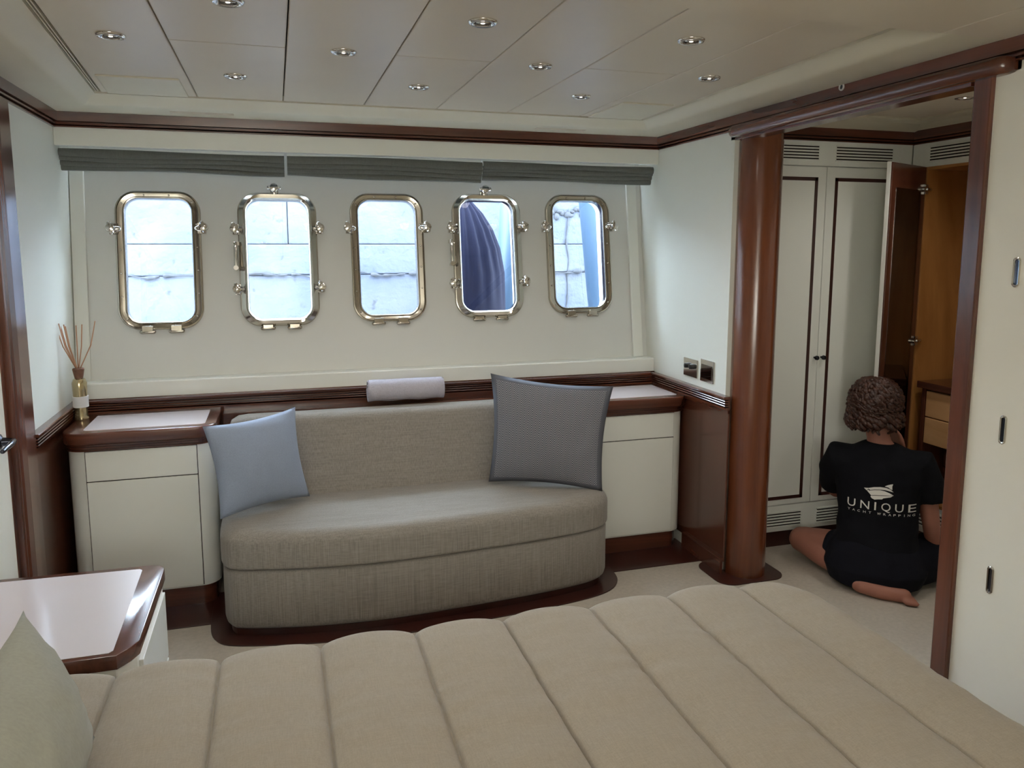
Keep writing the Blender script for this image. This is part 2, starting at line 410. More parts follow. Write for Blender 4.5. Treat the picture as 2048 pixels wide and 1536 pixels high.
# wood backing behind sofa and cabinets, with a stepped shelf edge
bk = B('wall_lower', M['wood_x'], None, XL, XR, YW - .006, YW + .05, 0, .80, bevel=0); tag(bk, 'mahogany panel behind the sofa', kind='structure')
B('wood_step', M['wood_x'], bk, -.245, 1.323, 3.49, YW - .006, .58, .722, bevel=.004)

# ceiling -----------------------------------------------------------
ce = B('ceiling', M['gap'], None, -1.0, 3.7, YB - .1, 3.8, 2.022, 2.06, bevel=0); tag(ce, 'beige leather panelled ceiling', kind='structure')
def quad_slab(name, q, z, zt, mat, parent, bevel=.002):
    return MB().rings([[(x, y, z) for x, y in q], [(x, y, zt) for x, y in q]]).build(name, mat, parent, bevel=bevel)
def xl(y): return -.617 + (3.29 - y) * .07
def xr(y): return 1.612 - (3.29 - y) * .03
Y0c, Y1c, G = 1.635, 3.283, .0018
seams = [None, -.262, .052, .366, .664, .971, 1.303, None]
for i in range(7):
    a, b = seams[i], seams[i + 1]
    rows = [(Y0c, 2.41), (2.41, Y1c)] if i in (1, 3, 5) else [(Y0c, Y1c)]
    for y0, y1 in rows:
        ax0 = xl(y0) + .021 if a is None else a; ax1 = xl(y1) + .021 if a is None else a
        bx0 = xr(y0) - .005 if b is None else b; bx1 = xr(y1) - .005 if b is None else b
        quad_slab('ceiling_panel', [(ax0 + G, y0 + G), (bx0 - G, y0 + G), (bx1 - G, y1 - G), (ax1 + G, y1 - G)], 2.0, 2.018, M['ceil'], ce, .003)
for k in (0, 1):   # double air slot along the left edge
    d = .005 + k * .008
    MB().rings([[(xl(y) + d, y, 2.001), (xl(y) + d + .003, y, 2.001), (xl(y) + d + .003, y, 2.015), (xl(y) + d, y, 2.015)] for y in (Y0c, Y1c)]).build('slot_bar', M['soffit'], ce)
# sloping soffit ring
def soffit(name, pts_out, pts_in, zo, zi, n=8, cove=False):
    """strip between crown line and recess edge, then an upstand"""
    rs = []
    for k in range(n + 1):
        t = k / n; q = max(0, (t - .72) / .28) if cove else t; z = zo + (zi - zo) * (q * q * (3 - 2 * q) if cove else q)
        rs.append([(a[0] + (b[0] - a[0]) * t, a[1] + (b[1] - a[1]) * t, z) for a, b in zip(pts_out, pts_in)])
    rs.append([(b[0], b[1], 2.006) for b in pts_in])
    rs.append([(b[0], b[1], 2.03) for b in pts_in]); rs.append([(a[0], a[1], 2.03) for a in pts_out])
    m = MB(); m.rings(rs, closed=False, cap=False)
    return m.build(name, M['soffit'], ce, smooth=True)
XI, XO = -.83, 1.84
soffit('soffit_far', [(XI, YW), (XO, YW)], [(xl(3.29), 3.292), (xr(3.29), 3.292)], 1.964, 1.996, n=25, cove=True)
soffit('soffit_left', [(XI, YB), (XI, YW)], [(xl(Y0c) , Y0c - .0), (xl(3.29), 3.292)], 1.964, 1.996, n=25, cove=True)
soffit('soffit_right', [(XO, 1.63), (XO, YW)], [(xr(Y0c), 1.63), (xr(3.29), 3.292)], 1.964, 1.996, n=25, cove=True)
for x0, x1 in ((-.83, .30), (.302, 1.612), (1.614, 1.84)):
    B('ceiling_panel', M['ceil'], ce, x0, x1, YB, 1.636, 1.9635, 2.0, bevel=.003)
# hatches, vents
for q, lab in (([(-.55, 2.95), (-.292, 2.95), (-.292, 3.27), (-.57, 3.27)], 'pale square access hatch in the ceiling at the left'),
               ([(1.34, 2.91), (1.56, 2.91), (1.59, 3.27), (1.335, 3.27)], 'pale square access hatch in the ceiling at the right corner')):
    h = quad_slab('ceiling_hatch', q, 1.994, 2.002, M['soffit'], None, .003); tag(h, lab, 'hatch', 'ceiling access hatches')
for x0, x1, lab in ((-.39, -.13, 'long flush air vent over the left portholes'), (1.14, 1.40, 'long flush air vent over the right portholes')):
    r = empty('air_vent', ((x0 + x1) / 2, 3.44, 1.966)); tag(r, lab, 'vent', 'soffit air vents')
    w = (x1 - x0) / 2
    B('frame', M['ceil'], r, -w, w, -.028, .028, .0, .009, bevel=.001)
    for k in range(4): B('slat', M['ceil'], r, -w + .01, w - .01, -.021 + k * .012, -.015 + k * .012, -.003, .0, bevel=0)

# downlights ---------------------------------------------------------
def downlight(loc):
    r = empty('downlight', loc)
    MB().lathe([(.022, .004), (.024, -.004), (.034, -.005), (.038, 0), (.038, .003), (.030, .004)], n=28).build('rim', M['chrome'], r, smooth='all')
    MB().lathe([(.026, -.0025), (.020, .004), (.012, .008), (.004, .0085)], n=24).build('reflector', M['steel'], r, smooth='all')
    MB().sphere((0, 0, .002), (.0085, .0085, .006)).build('bulb', M['bulb'], r, smooth='all')
    return r
proto = downlight((0, 0, 0)); LIGHTS = []
spots = [(-.083, 1.995, 'chrome ceiling downlight at the top edge of the photo, left of centre'),
         (.525, 1.993, 'large dark-rimmed ceiling downlight in the nearest row, near the middle'),
         (1.12, 2.0, 'rightmost ceiling downlight of the nearest row'),
         (-.402, 2.40, 'leftmost ceiling downlight of the middle row, nearest the left wall'),
         (.213, 2.405, 'second ceiling downlight from the left in the middle row'),
         (.823, 2.415, 'third ceiling downlight from the left in the middle row'),
         (1.425, 2.415, 'ceiling downlight of the middle row nearest the closet opening'),
         (-.105, 2.843, 'left ceiling downlight of the row nearest the portholes'),
         (.512, 2.845, 'middle ceiling downlight of the row nearest the portholes'),
         (1.133, 2.846, 'right ceiling downlight of the row nearest the portholes')]
for i, (x, y, lab) in enumerate(spots):
    o = proto if i == 0 else copy_tree(proto)
    o.location = (x, y, 1.998); tag(o, lab, 'ceiling light', 'cabin ceiling downlights')
o = copy_tree(proto); o.location = (2.53, 2.43, 1.996); tag(o, 'ceiling downlight inside the walk-in closet above the crouching person', 'ceiling light', 'closet ceiling downlight')
def lamp(x, y, z, w, col=(1, .93, .85), r=.03, blend=.8, ang=150):
    d = bpy.data.lights.new('downlight_lamp', 'SPOT'); d.energy = w; d.color = col; d.shadow_soft_size = r
    d.spot_size = math.radians(ang); d.spot_blend = blend
    lo = bpy.data.objects.new('downlight_lamp', d); COL.objects.link(lo); lo.location = (x, y, z)
for x, y, _ in spots: lamp(x, y, 1.985, DOWNLIGHT_W)
for x, y in ((-.1, .6), (.8, .6), (.8, -.3), (-.1, -.3)): lamp(x, y, 1.96, DOWNLIGHT_W * 1.5)  # added lamps over the bed and behind the camera, unseen and without fixtures
lamp(2.53, 2.43, 1.985, DOWNLIGHT_W * 2.2)
lamp(2.53, 1.6, 1.985, DOWNLIGHT_W * 2.6)  # added closet lamp, out of view and without a fixture, brightens the wardrobes

# ------------------------------------------------------------------ portholes
def dog(parent, x, z, side, big=1.0):
    """swing bolt latch beside the frame; side = -1 left, 1 right, 0 top"""
    r = MB()
    dx, dz = (side * 1.0, 0) if side else (0, 1.0)
    # lug
    r.box(x - .012, x + .012, -.018, 0, z - .016, z + .016)
    r.capsule([(x - dx * .012, -.02, z - dz * .012), (x + dx * .010, -.022, z + dz * .010)], [.008, .009], 10)
    px, pz = x + dx * .006, z + dz * .006
    r.lathe([(.004, -.055), (.012, -.052), (.014, -.044), (.012, -.036), (.007, -.034), (.007, -.012)], (px, 0, pz), 12, 1)
    r.capsule([(px - .004, -.046, pz + .013), (px + .004, -.046, pz - .013)] if side else [(px - .016, -.046, pz), (px + .016, -.046, pz)], .006, 8)
    K = 1.45; r.v = [(x + (a - x) * K, b * 1.15, z + (c - z) * K) for a, b, c in r.v]
    return r.build('latch', M['chrome'], parent, smooth=True)
def porthole(i):
    cz = plocal(PORT_Z[i]); opening = i in (1, 3)
    r = bpy.data.objects.new('window_%d' % (i + 1), None); COL.objects.link(r)
    r.location = (PORT_X[i], 3.65 + math.sin(TILT) * cz, .865 + math.cos(TILT) * cz); r.rotation_euler = (-TILT, 0, 0)
    tag(r, ['leftmost porthole in a polished steel frame, beside the reed diffuser', 'second porthole from the left, with a top latch, showing pale quay wall', 'middle porthole of five, no top latch, above the rolled towel',
            'fourth porthole from the left, with a top latch, showing a dark blue fender', 'rightmost porthole, showing cracked quay wall and a pale blue strip'][i], kind='structure')
    def C(w, h, rr, y): return [(x, y, z) for x, z in rrect(w, h, rr, 10)]
    W, H, R_ = PW, PH, PR
    fr = MB().rings([C(W, H, R_, 0), C(W, H, R_, -.016), C(W - .004, H - .004, R_ - .002, -.020), C(W - .012, H - .012, R_ - .005, -.021), C(W - .017, H - .017, R_ - .007, -.016),
                     C(W - .020, H - .020, R_ - .008, -.0155), C(GW + .022, GH + .022, GR + .011, -.013), C(GW + .014, GH + .014, GR + .007, -.018), C(GW + .006, GH + .006, GR + .003, -.017), C(GW, GH, GR, -.008), C(GW, GH, GR, .016), C(GW + .03, GH + .03, GR + .01, .018)], cap=False)
    fr.build('frame', M['steel'], r, smooth=True)
    g = MB(); g.add(C(GW - .001, GH - .001, GR, .010), [tuple(range(44))]); g.build('glass', M['glass'], r)
    # screws round the flange
    sm = None
    for k in range(16):
        path = rrect(W - .036, H - .036, R_ - .014, 8); n = len(path)
        L = [0]
        for j in range(n): L.append(L[-1] + (Vector(path[(j + 1) % n]) - Vector(path[j])).length)
        t = L[-1] * (k + .5) / 16; j = max(q for q in range(n) if L[q] <= t); f = (t - L[j]) / max(1e-6, L[j + 1] - L[j])
        p = Vector(path[j]).lerp(Vector(path[(j + 1) % n]), f)
        if sm is None: sm = MB().lathe([(.0042, .0), (.0042, -.003), (.002, -.0045)], (0, 0, 0), 8, 1).build('screw', M['chrome'], r, smooth='all'); so_ = sm
        else: so_ = sm.copy(); COL.objects.link(so_); so_.parent = r
        so_.location = (p.x, -.0145, p.y)
    dog(r, -W / 2 - .004, .135, -1); dog(r, W / 2 + .004, .14, 1)
    if opening:
        dog(r, -W / 2 - .002, -.135, -1); dog(r, W / 2 + .002, -.13, 1); dog(r, -.01, H / 2 + .008, 0)
        MB().rings([C(W - .002, H - .002, R_ - .001, -.018), C(W - .05, H - .02, R_ - .008, -.034), C(GW + .016, GH + .016, GR + .008, -.030), C(GW + .002, GH + .002, GR + .001, -.018)], cap=False).build('sash_ring', M['steel'], r, smooth=True)
        a = MB().box(-W / 2 - .022, -W / 2 + .004, -.03, -.0, .062, .078); a.capsule([(-W / 2 - .012, -.03, .07), (-W / 2 - .012, -.034, -.03)], .0085, 10)
        a.lathe([(.011, -.044), (.012, -.036), (.008, -.014), (.008, 0)], (-W / 2 - .012, 0, -.04), 12, 1); a.build('stay_arm', M['chrome'], r, smooth=True)
    for hx in (-.058, .058):
        h = MB().box(hx - .022, hx + .022, -.026, 0, -H / 2 - .012, -H / 2 + .016); h.capsule([(hx - .024, -.018, -H / 2 - .010), (hx + .024, -.018, -H / 2 - .010)], .009, 10)
        h.build('hinge', M['steel'], r, smooth=True, bevel=.002)
    return r
for i in range(5): porthole(i)

# blinds: folded roman blinds under the fascia ------------------------
def blind(x0, x1, lab, seed, drop0, drop1):
    r = empty('roman_blind', (x0, YW + .06, 1.835)); tag(r, lab, 'blind', 'folded roman blinds')
    W = x1 - x0; nx = 40; rnd = random.Random(seed)
    ph = [rnd.uniform(0, 6) for _ in range(8)]
    for f in range(4):
        m = MB(); grid = []
        for i in range(nx + 1):
            t = i / nx; x = W * t
            dr = drop0 + (drop1 - drop0) * t
            zt = -.010 - f * dr * .2 + .003 * math.sin(5 * t + ph[f]); zb = -dr * (.42 + .58 * f / 3) + .0035 * math.sin(7 * t + ph[f + 4])
            y = -.004 - .028 + f * .010
            ring = []
            for a in range(10):
                s = a / 9
                ring.append((x, y - .007 * math.sin(PI * s) - .004 * (s), zt + (zb - zt) * s))
            for a in range(9, -1, -1):
                s = a / 9
                ring.append((x, y + .006 - .004 * math.sin(PI * s), zt + (zb - zt) * s - (.002 if a == 9 else 0)))
            grid.append(ring)
        m.rings(grid).build('fold', M['blind'], r, smooth=True)
    B('head_rail', M['cream'], r, 0, W, -.012, .018, -.016, 0, bevel=.001)
blind(-.822, .052, 'left grey roman blind gathered above the first two portholes', 1, .088, .095)
blind(.064, .942, 'middle grey roman blind, sagging at its right end', 2, .092, .106)
blind(.948, 1.824, 'right grey roman blind gathered above the last portholes', 3, .088, .092)

# ------------------------------------------------------------------ cabinets
def round_front(x0, x1, y0, y1, r, n=6, left=True, right=True):
    """plan outline, CCW, front edge at y0 with rounded front corners"""
    p = []
    if left: p += [(x0 + r - r * math.cos(a), y0 + r - r * math.sin(a)) for a in [PI / 2 * k / n for k in range(n + 1)]]
    else: p.append((x0, y0))
    if right: p += [(x1 - r + r * math.sin(a), y0 + r - r * math.cos(a)) for a in [PI / 2 * k / n for k in range(n + 1)]]
    else: p.append((x1, y0))
    return p + [(x1, y1), (x0, y1)]
def cabinet(x0, x1, dx0, dx1, lab, lr, z_in, right_edge):
    r = empty('storage_cabinet', ((x0 + x1) / 2, 3.4, 0)); tag(r, lab, 'cabinet', 'built-in cabinets beside the sofa')
    ox = (x0 + x1) / 2; P = lambda pl: [(x - ox, y - 3.4) for x, y in pl]
    MB().prism(P(round_front(x0, x1, 3.2, 3.56, .07, 8)), 2, .085, .668).build('body', M['cream'], r, smooth=True)
    MB().prism(P(round_front(x0 + .012, x1 - .012, 3.215, 3.56, .06, 8)), 2, 0, .085).build('kick_board', M['wood_x'], r, smooth=True)
    MB().box(dx0 - ox, dx1 - ox, -.206, -.19, .092, .545).build('door', M['cream'], r, bevel=.0015)
    MB().box(dx0 - ox, dx1 - ox, -.206, -.19, .549, .664).build('drawer', M['cream'], r, bevel=.0015)
    B('shadow_gap', M['gap'], r, dx0 - ox - .0025, dx1 - ox + .0025, -.2008, -.19, .09, .666, bevel=0)
    tp = MB(); top = round_front(x0 - .012, x1 + .012 if right_edge else x1 + .012, 3.18, 3.56, .075, 8)
    slab([(a - ox, b - 3.4) for a, b in top], .693, .74, .006, 3).build('worktop', M['wood_x'], r, smooth=True)
    low = MB(); T2 = [(a - ox, b - 3.4) for a, b in round_front(x0 - .004, x1 + .004, 3.188, 3.56, .072, 8)]; T3 = inset(T2, .004)
    low.rings([[(x, y, z) for x, y in (T2 if f else T3)] for z, f in ((.668, 1), (.674, 1), (.675, 0), (.678, 0), (.679, 1), (.684, 1), (.685, 0), (.688, 0), (.689, 1), (.693, 1))]).build('ribbed_edge', M['wood_x'], r)
    ix0, ix1 = x0 + .06, x1 - .03
    MB().prism([(a - ox, b - 3.4) for a, b in round_front(ix0, ix1, 3.225, 3.5, .02, 4)], 2, .737, .7415).build('leather_inlay', M['inlay'], r)
    return r
cabinet(-.787, -.262, -.717, -.325, 'cream cabinet with mahogany top left of the sofa, carrying the reed diffuser', 0, 0, 1)
cabinet(1.34, 1.822, 1.38, 1.757, 'cream cabinet with mahogany top right of the sofa, behind the dark herringbone cushion', 0, 0, 1)

# ------------------------------------------------------------------ sofa
sf = empty('sofa', (.55, 3.15, 0)); tag(sf, 'grey-beige linen upholstered sofa with bowed front between two cabinets', 'sofa')
sp_ = [(x - .55, y - 3.15) for x, y in sofa_plan]
back_y = 3.46 - 3.15
outline = sp_ + [(1.33 - .55, back_y), (-.235 - .55, back_y)]
MB().prism(inset(outline, .02), 2, 0, .03).build('plinth', M['wood_dark'], sf)
slab(outline, .03, .262, .012, 3, .03).build('base', M['sofa'], sf, smooth=True)
slab(inset(outline, -.006), .265, .405, .05, 7, .014).build('seat_cushion', M['sofa'], sf, smooth=True)
# backrest: rounded block leaning back
def leaning(x0, x1, y0, y1, z0, z1, lean, r, seg=6):
    rs = []
    ys = rrect(1, 1, .01)
    prof = rrect(y1 - y0, z1 - z0, r, 6, (y0 + y1) / 2, (z0 + z1) / 2)
    for k, (x, s) in enumerate([(x0, .0), (x0 + .012, .6), (x0 + .04, .92), (x0 + .08, 1)] + [(x0 + .08 + (x1 - x0 - .16) * j / 12, 1) for j in range(1, 12)] + [(x1 - .08, 1), (x1 - .04, .92), (x1 - .012, .6), (x1, 0)]):
        pr = prof
        d = (1 - s) * .045
        ring = []
        for y, z in prof:
            cy_, cz_ = (y0 + y1) / 2, (z0 + z1) / 2
            yy = cy_ + (y - cy_) * (1 - d / (y1 - y0) * 2); zz = z if z < cz_ else cz_ + (z - cz_) * (1 - d / (z1 - z0) * 2)
            ring.append((x, yy + lean * (zz - z0), zz))
        rs.append(ring)
    return MB().rings(rs)
leaning(-.215 - .55, 1.32 - .55, 3.245 - 3.15, 3.37 - 3.15, .37, .728, .26, .035).build('backrest', M['sofa'], sf, smooth=True)

# cushions -----------------------------------------------------------
def pillow(name, bl, br, tr, tl, thick, mat, label, cat, pinch=.05, n=26, seed=1, wr=.004, ears=.0):
    """soft square cushion on the four given corners (seen from the front: bottom-left, bottom-right, top-right, top-left)"""
    bl, br, tr, tl = map(Vector, (bl, br, tr, tl)); nrm = (br - bl).cross(tl - bl).normalized()
    c = (bl + br + tr + tl) / 4
    vs = []; uv = []; idx = {}
    for side in (0, 1):
        for i in range(n + 1):
            for j in range(n + 1):
                u, v = i / n, j / n
                eu = pinch * math.sin(PI * v) ** .9 * (2 * u - 1) ** 1 * -1; ev = pinch * math.sin(PI * u) ** .9 * (2 * v - 1) * -1
                # edges bow inwards between the corners
                uu = u + eu * abs(2 * u - 1); vv = v + ev * abs(2 * v - 1)
                p = bl * (1 - uu) * (1 - vv) + br * uu * (1 - vv) + tr * uu * vv + tl * (1 - uu) * vv
                h = (max(0, 1 - abs(2 * u - 1) ** 2.2) * max(0, 1 - abs(2 * v - 1) ** 2.2)) ** .62
                w = wr * noise.noise(Vector((u * 5 + seed, v * 5, side * 3.))) + wr * .6 * noise.noise(Vector((u * 13, v * 13 + seed, 1)))
                e = (1 - abs(2 * u - 1)) * (1 - abs(2 * v - 1))
                d = (h * thick / 2 + w * min(1, e * 8)) * (1 if side == 0 else -1)
                border = i in (0, n) or j in (0, n)
                if border and side == 1: idx[(1, i, j)] = idx[(0, i, j)]; continue
                idx[(side, i, j)] = len(vs); vs.append(p + nrm * d - c); uv.append((u, v))
    fs = []
    for side in (0, 1):
        for i in range(n):
            for j in range(n):
                q = [idx[(side, i, j)], idx[(side, i + 1, j)], idx[(side, i + 1, j + 1)], idx[(side, i, j + 1)]]
                fs.append(tuple(q if side == 0 else reversed(q)))
    m = MB(); m.add(vs, fs); m.uv = uv
    o = m.build(name, mat, None, smooth='all', normals=False); o.location = c
    return tag(o, label, cat, 'loose cushions on the sofa' if 'sofa' in label else None)
pillow('cushion', (-.235, 2.985, .425), (.098, 3.17, .425), (.054, 3.235, .785), (-.285, 3.045, .77), .13, M['blue'], 'plain pale blue square cushion at the left end of the sofa', 'cushion', .045, seed=2)
pillow('cushion', (.85, 3.165, .42), (1.295, 2.955, .40), (1.39, 3.07, .83), (.88, 3.235, .885), .14, M['herring'], 'dark grey herringbone cushion at the right end of the sofa', 'cushion', .04, seed=5)

# towel --------------------------------------------------------------
tw = empty('rolled_towel', (.545, 3.475, .735)); tag(tw, 'pale lavender-grey rolled towel lying on top of the sofa backrest', 'towel')
def spiral(turns, r0, r1, n):
    return [((r0 + (r1 - r0) * k / n) * math.cos(turns * 2 * PI * k / n), (r0 + (r1 - r0) * k / n) * math.sin(turns * 2 * PI * k / n)) for k in range(n + 1)]
sp1 = spiral(3, .006, .056, 80); ringo = [(a * .95, b) for a, b in sp1] + [(a * .95 * (1 - .006 / max(.008, math.hypot(a, b))), b * (1 - .006 / max(.008, math.hypot(a, b)))) for a, b in reversed(sp1)]
rs = []
for k in range(13):
    x = -.172 + .344 * k / 12
    rs.append([(x, a, b + .058 + .002 * math.sin(k * 1.3)) for a, b in ringo])
MB().rings(rs).build('towel_roll', M['towel'], tw, smooth='all')
MB().prism([( .045 * math.cos(t), .058 + .047 * math.sin(t)) for t in [2 * PI * k / 20 for k in range(20)]], 0, -.166, .166).build('inner_layers', M['towel'], tw, smooth=True)

# reed diffuser ------------------------------------------------------
rd = empty('reed_diffuser', (-.775, 3.45, .741)); tag(rd, 'amber glass reed diffuser with a cork collar on the left cabinet top', 'diffuser')
MB().lathe([(.004, 0), (.026, 0), (.027, .006), (.024, .02), (.024, .05), (.027, .12), (.028, .15), (.022, .165), (.014, .17), (.004, .17)], n=24).build('bottle', M['gold_liquid'], rd, smooth=True)
MB().lathe([(.0275, .052), (.0285, .052), (.0292, .096), (.0282, .096)], n=24).build('paper_label', M['paper'], rd, smooth=True)
MB().lathe([(.004, .168), (.015, .168), (.022, .205), (.020, .209), (.004, .209)], n=20).build('cork', M['cork'], rd, smooth=True)
rnd = random.Random(4)
reeds = [(-.042, -.01), (-.037, .015), (-.026, .0), (-.018, -.02), (0.0, .01), (.018, -.01), (.045, .01), (-.032, -.022)]
for k, (dx, dy) in enumerate(reeds):
    MB().tube([(dx * -.12, dy * -.1, .18), (dx * 1.1, dy * 1.0, .30), (dx * 1.55, dy * 1.5, .385 + rnd.uniform(-.006, .012))], .0022, 6).build('reed', M['reed'], rd, smooth='all')

# ------------------------------------------------------------------ pillar, opening woodwork
pl = empty('trim_9', (1.943, 2.865, 0)); tag(pl, 'round varnished mahogany pillar at the closet opening', kind='structure')
MB().lathe([(.089, 0), (.089, 1.862), (.087, 1.87), (.087, 1.89)], n=40).build('shaft', M['wood_pillar'], pl, smooth=True)
# bull-nose header along the opening
hd = empty('trim_10', (XR, 2.25, 1.9)); tag(hd, 'bull-nosed mahogany header over the closet opening', kind='structure')
pr = [(.0, -.022), (-.03, -.024)] + [(-.03 - .022 * math.sin(a), .0 - .024 * math.cos(a)) for a in [PI * k / 8 for k in range(1, 8)]] + [(-.03, .012), (0, .012)]
m = MB(); rs = []
for y, s in [(-.64, .3), (-.632, .75), (-.618, .95), (-.60, 1), (.60, 1), (.622, .95), (.636, .75), (.645, .3)]:
    rs.append([(a * s, y, b * (.5 + .5 * s)) for a, b in pr])
m.rings(rs).build('bull_nose', M['wood_y'], hd, smooth=True)
B('lining', M['wood_y'], hd, -.0, .066, -.5, .68, -.03, -.014, bevel=.002)
# right jamb
jb = B('trim_11', M['wood_z'], None, XR - .014, XR + .13, 1.672, 1.728, 0, 1.885, bevel=.004); tag(jb, 'mahogany door jamb on the right of the opening', kind='structure')
# sensor on the crown
sn = empty('ceiling_sensor', (XR - .0265, 2.235, 1.957)); tag(sn, 'tiny round chrome-ringed sensor on the mahogany crown', 'sensor')
MB().lathe([(.0075, 0), (.008, -.004), (.0115, -.004), (.0125, .0), (.0075, .002)], n=20, axis=0).build('ring', M['white_plastic'], sn, smooth=True)
MB().lathe([(.001, -.0015), (.0072, -.0015), (.0072, .002), (.001, .002)], n=16, axis=0).build('lens', M['black'], sn)
# flush pulls on the near panel
for k, (z, lab) in enumerate([(1.37, 'topmost slim chrome flush pull on the cream panel'), (.952, 'middle slim flush pull on the cream panel'), (.532, 'lowest slim flush pull on the cream panel')]):
    h = empty('flush_pull', (XR, 1.564, z)); tag(h, lab, 'handle', 'flush pulls on the cream panel')
    ring = lambda w, l, x: [(x, a, b) for a, b in rrect(w, l, w / 2 - .0004, 5)]
    MB().rings([ring(.020, .078, 0), ring(.020, .078, -.003), ring(.016, .073, -.004), ring(.011, .066, -.003), ring(.011, .066, .0005)], cap=False).build('rim', M['chrome'], h, smooth=True)
    MB().rings([ring(.0112, .0665, -.0005), ring(.0112, .0665, .0008)]).build('slot', M['dark_metal'], h)
# socket plates
s1 = empty('switch_plate', (XR, 3.195, .873)); tag(s1, 'chrome wall plate with two black knobs above the rail', 'switch')
B('plate', M['chrome'], s1, -.006, 0, -.062, .062, -.042, .042, bevel=.002)
for dy in (-.022, .022): MB().lathe([(.004, -.02), (.011, -.018), (.0125, -.008), (.0125, 0)], (-.004, dy, .008), 16, 0).build('knob', M['black'], s1, smooth=True)
s2 = empty('blank_plate', (XR, 3.05, .878)); tag(s2, 'chrome wall plate with a painted dark reflection beside the pillar', 'switch')
B('plate', M['chrome'], s2, -.006, 0, -.056, .056, -.05, .05, bevel=.002)
B('painted_reflection', M['mirror'], s2, -.008, -.005, -.044, .044, -.036, .028, bevel=.001)  # darker sheet stands in for the dark reflection on the plain plate

# ------------------------------------------------------------------ left door
dr = empty('door_1', (XL, 2.5, 0)); tag(dr, 'cream door with mahogany frame on the left wall', kind='structure')
B('leaf', M['cream_warm'], dr, -.02, .004, -.42, .222, .0, 1.86, bevel=.002)
B('leaf_edge', M['wood_z'], dr, -.02, .006, .222, .25, 0, 1.865, bevel=.003)
f = MB().prism([(0, .25), (.02, .25), (.024, .262), (.017, .275), (.024, .29), (.03, .32), (.03, .375), (.022, .385), (.022, .452), (.0, .455)], 2, 0, 1.90); f.build('frame_post', M['wood_z'], dr, bevel=.002)
B('frame_post', M['wood_z'], dr, 0, .03, -.48, -.42, 0, 1.89)
B('frame_head', M['wood_y'], dr, 0, .028, -.48, .25, 1.86, 1.9)
hn = MB().lathe([(.002, 0), (.022, 0), (.024, .006), (.014, .012), (.009, .045)], (0, .16, .845), 18, 0); hn.capsule([(.04, .16, .845), (.046, .12, .845), (.046, .04, .843)], [.010, .009, .007], 12)
hn.build('handle', M['dark_metal'], dr, smooth=True)

# ------------------------------------------------------------------ bed
bd = empty('bed', (.28, 1.0, 0)); tag(bd, 'double bed under a beige quilt with wide stitched channels', 'bed')
B('base', M['wood_x'], bd, XL + .01 - .28, 1.28 - .28, .30 - 1.0, 1.70 - 1.0, 0, .24, bevel=.01)
slab([(x - .28, y - 1.0) for x, y in round_front(XL + .02, 1.28, .28, 1.72, .12, 6)], .24, .46, .05, 5).build('mattress', M['pillow'], bd, smooth=True)
SEAMS = [-.60, -.372, -.155, .067, .290, .513, .746, .972, 1.185, 1.46]
BX0, BX1, BY0, BY1, TOP, RR, CR = XL + .012, 1.372, .25, 1.812, .50, .07, .13
def quilt():
    m = MB(); ix1, iy0, iy1 = BX1 - RR, BY0 + RR, BY1 - RR
    nx, ny = 340, 150
    ext = RR * PI / 2 + .24
    X = sorted(set([round(BX0 + (ix1 + ext - BX0) * i / 230, 4) for i in range(231)] + [round(q + d_, 4) for q in SEAMS if q < ix1 for d_ in (-.006, -.004, -.0025, -.001, .001, .0025, .004, .006)])); nx = len(X) - 1
    Y = [iy0 - ext + (iy1 - iy0 + 2 * ext) * j / ny for j in range(ny + 1)]
    def puff(x, y):
        for a, b in zip([BX0 - .01] + SEAMS[:-1], SEAMS):
            if a <= x <= b: break
        t = (x - a) / (b - a); h = (max(0, math.sin(PI * t))) ** .38
        # pulled wrinkles beside the stitching
        e = math.exp(-min(x - a, b - x) / .035)
        w = noise.noise(Vector((x * 7, y * 30, 3.3))) * .011 * e * max(0, .45 + noise.noise(Vector((x * 2, y * 3, 9))) * 1.6) + noise.noise(Vector((x * 9, y * 40, 1.3))) * .002
        w += noise.noise(Vector((x * 3, y * 9, 7))) * .004
        g_ = math.exp(-(min(x - a, b - x) / .0035) ** 2)
        return .028 * h + w * (.35 + .65 * min(1, h)) - .006 * g_
    vs = []
    for i, x in enumerate(X):
        for j, y in enumerate(Y):
            # nearest point on the rounded inner rectangle (foot corners rounded, head end open)
            qx = min(x, ix1); qy = min(max(y, iy0), iy1)
            cxn, nx_, ny_, d = qx, 0., 0., 0.
            cx_ = ix1 - CR; inc = False
            if x > cx_ and (y > iy1 - CR or y < iy0 + CR):
                cy_ = iy1 - CR if y > iy1 - CR else iy0 + CR
                v = Vector((x - cx_, y - cy_)); L = v.length
                if L > CR: inc = True; v /= L; nx_, ny_ = v; d = L - CR; qx, qy = cx_ + v.x * CR, cy_ + v.y * CR
                else: inc = True; qx, qy, d = x, y, 0
            if not inc:
                v = Vector((x - qx, y - qy)); d = v.length
                if d > 0: nx_, ny_ = v / d
            # parametrise seams by x of the surface point
            p = puff(qx if d > 0 and abs(nx_) < .3 else min(x, 1.4), y)
            if d <= 0: P = Vector((x, y, TOP + p))
            elif d < RR * PI / 2:
                a = d / RR; P = Vector((qx + nx_ * (RR + p) * math.sin(a), qy + ny_ * (RR + p) * math.sin(a), TOP - RR + (RR + p) * math.cos(a)))
            else: P = Vector((qx + nx_ * (RR + p), qy + ny_ * (RR + p), TOP - RR - (d - RR * PI / 2)))
            vs.append(P - Vector((.28, 1.0, 0)))
    n1 = ny + 1
    fs = [(i * n1 + j, (i + 1) * n1 + j, (i + 1) * n1 + j + 1, i * n1 + j + 1) for i in range(nx) for j in range(ny)]
    m.add(vs, fs); return m.build('quilt', M['quilt'], bd, smooth='all')
quilt()
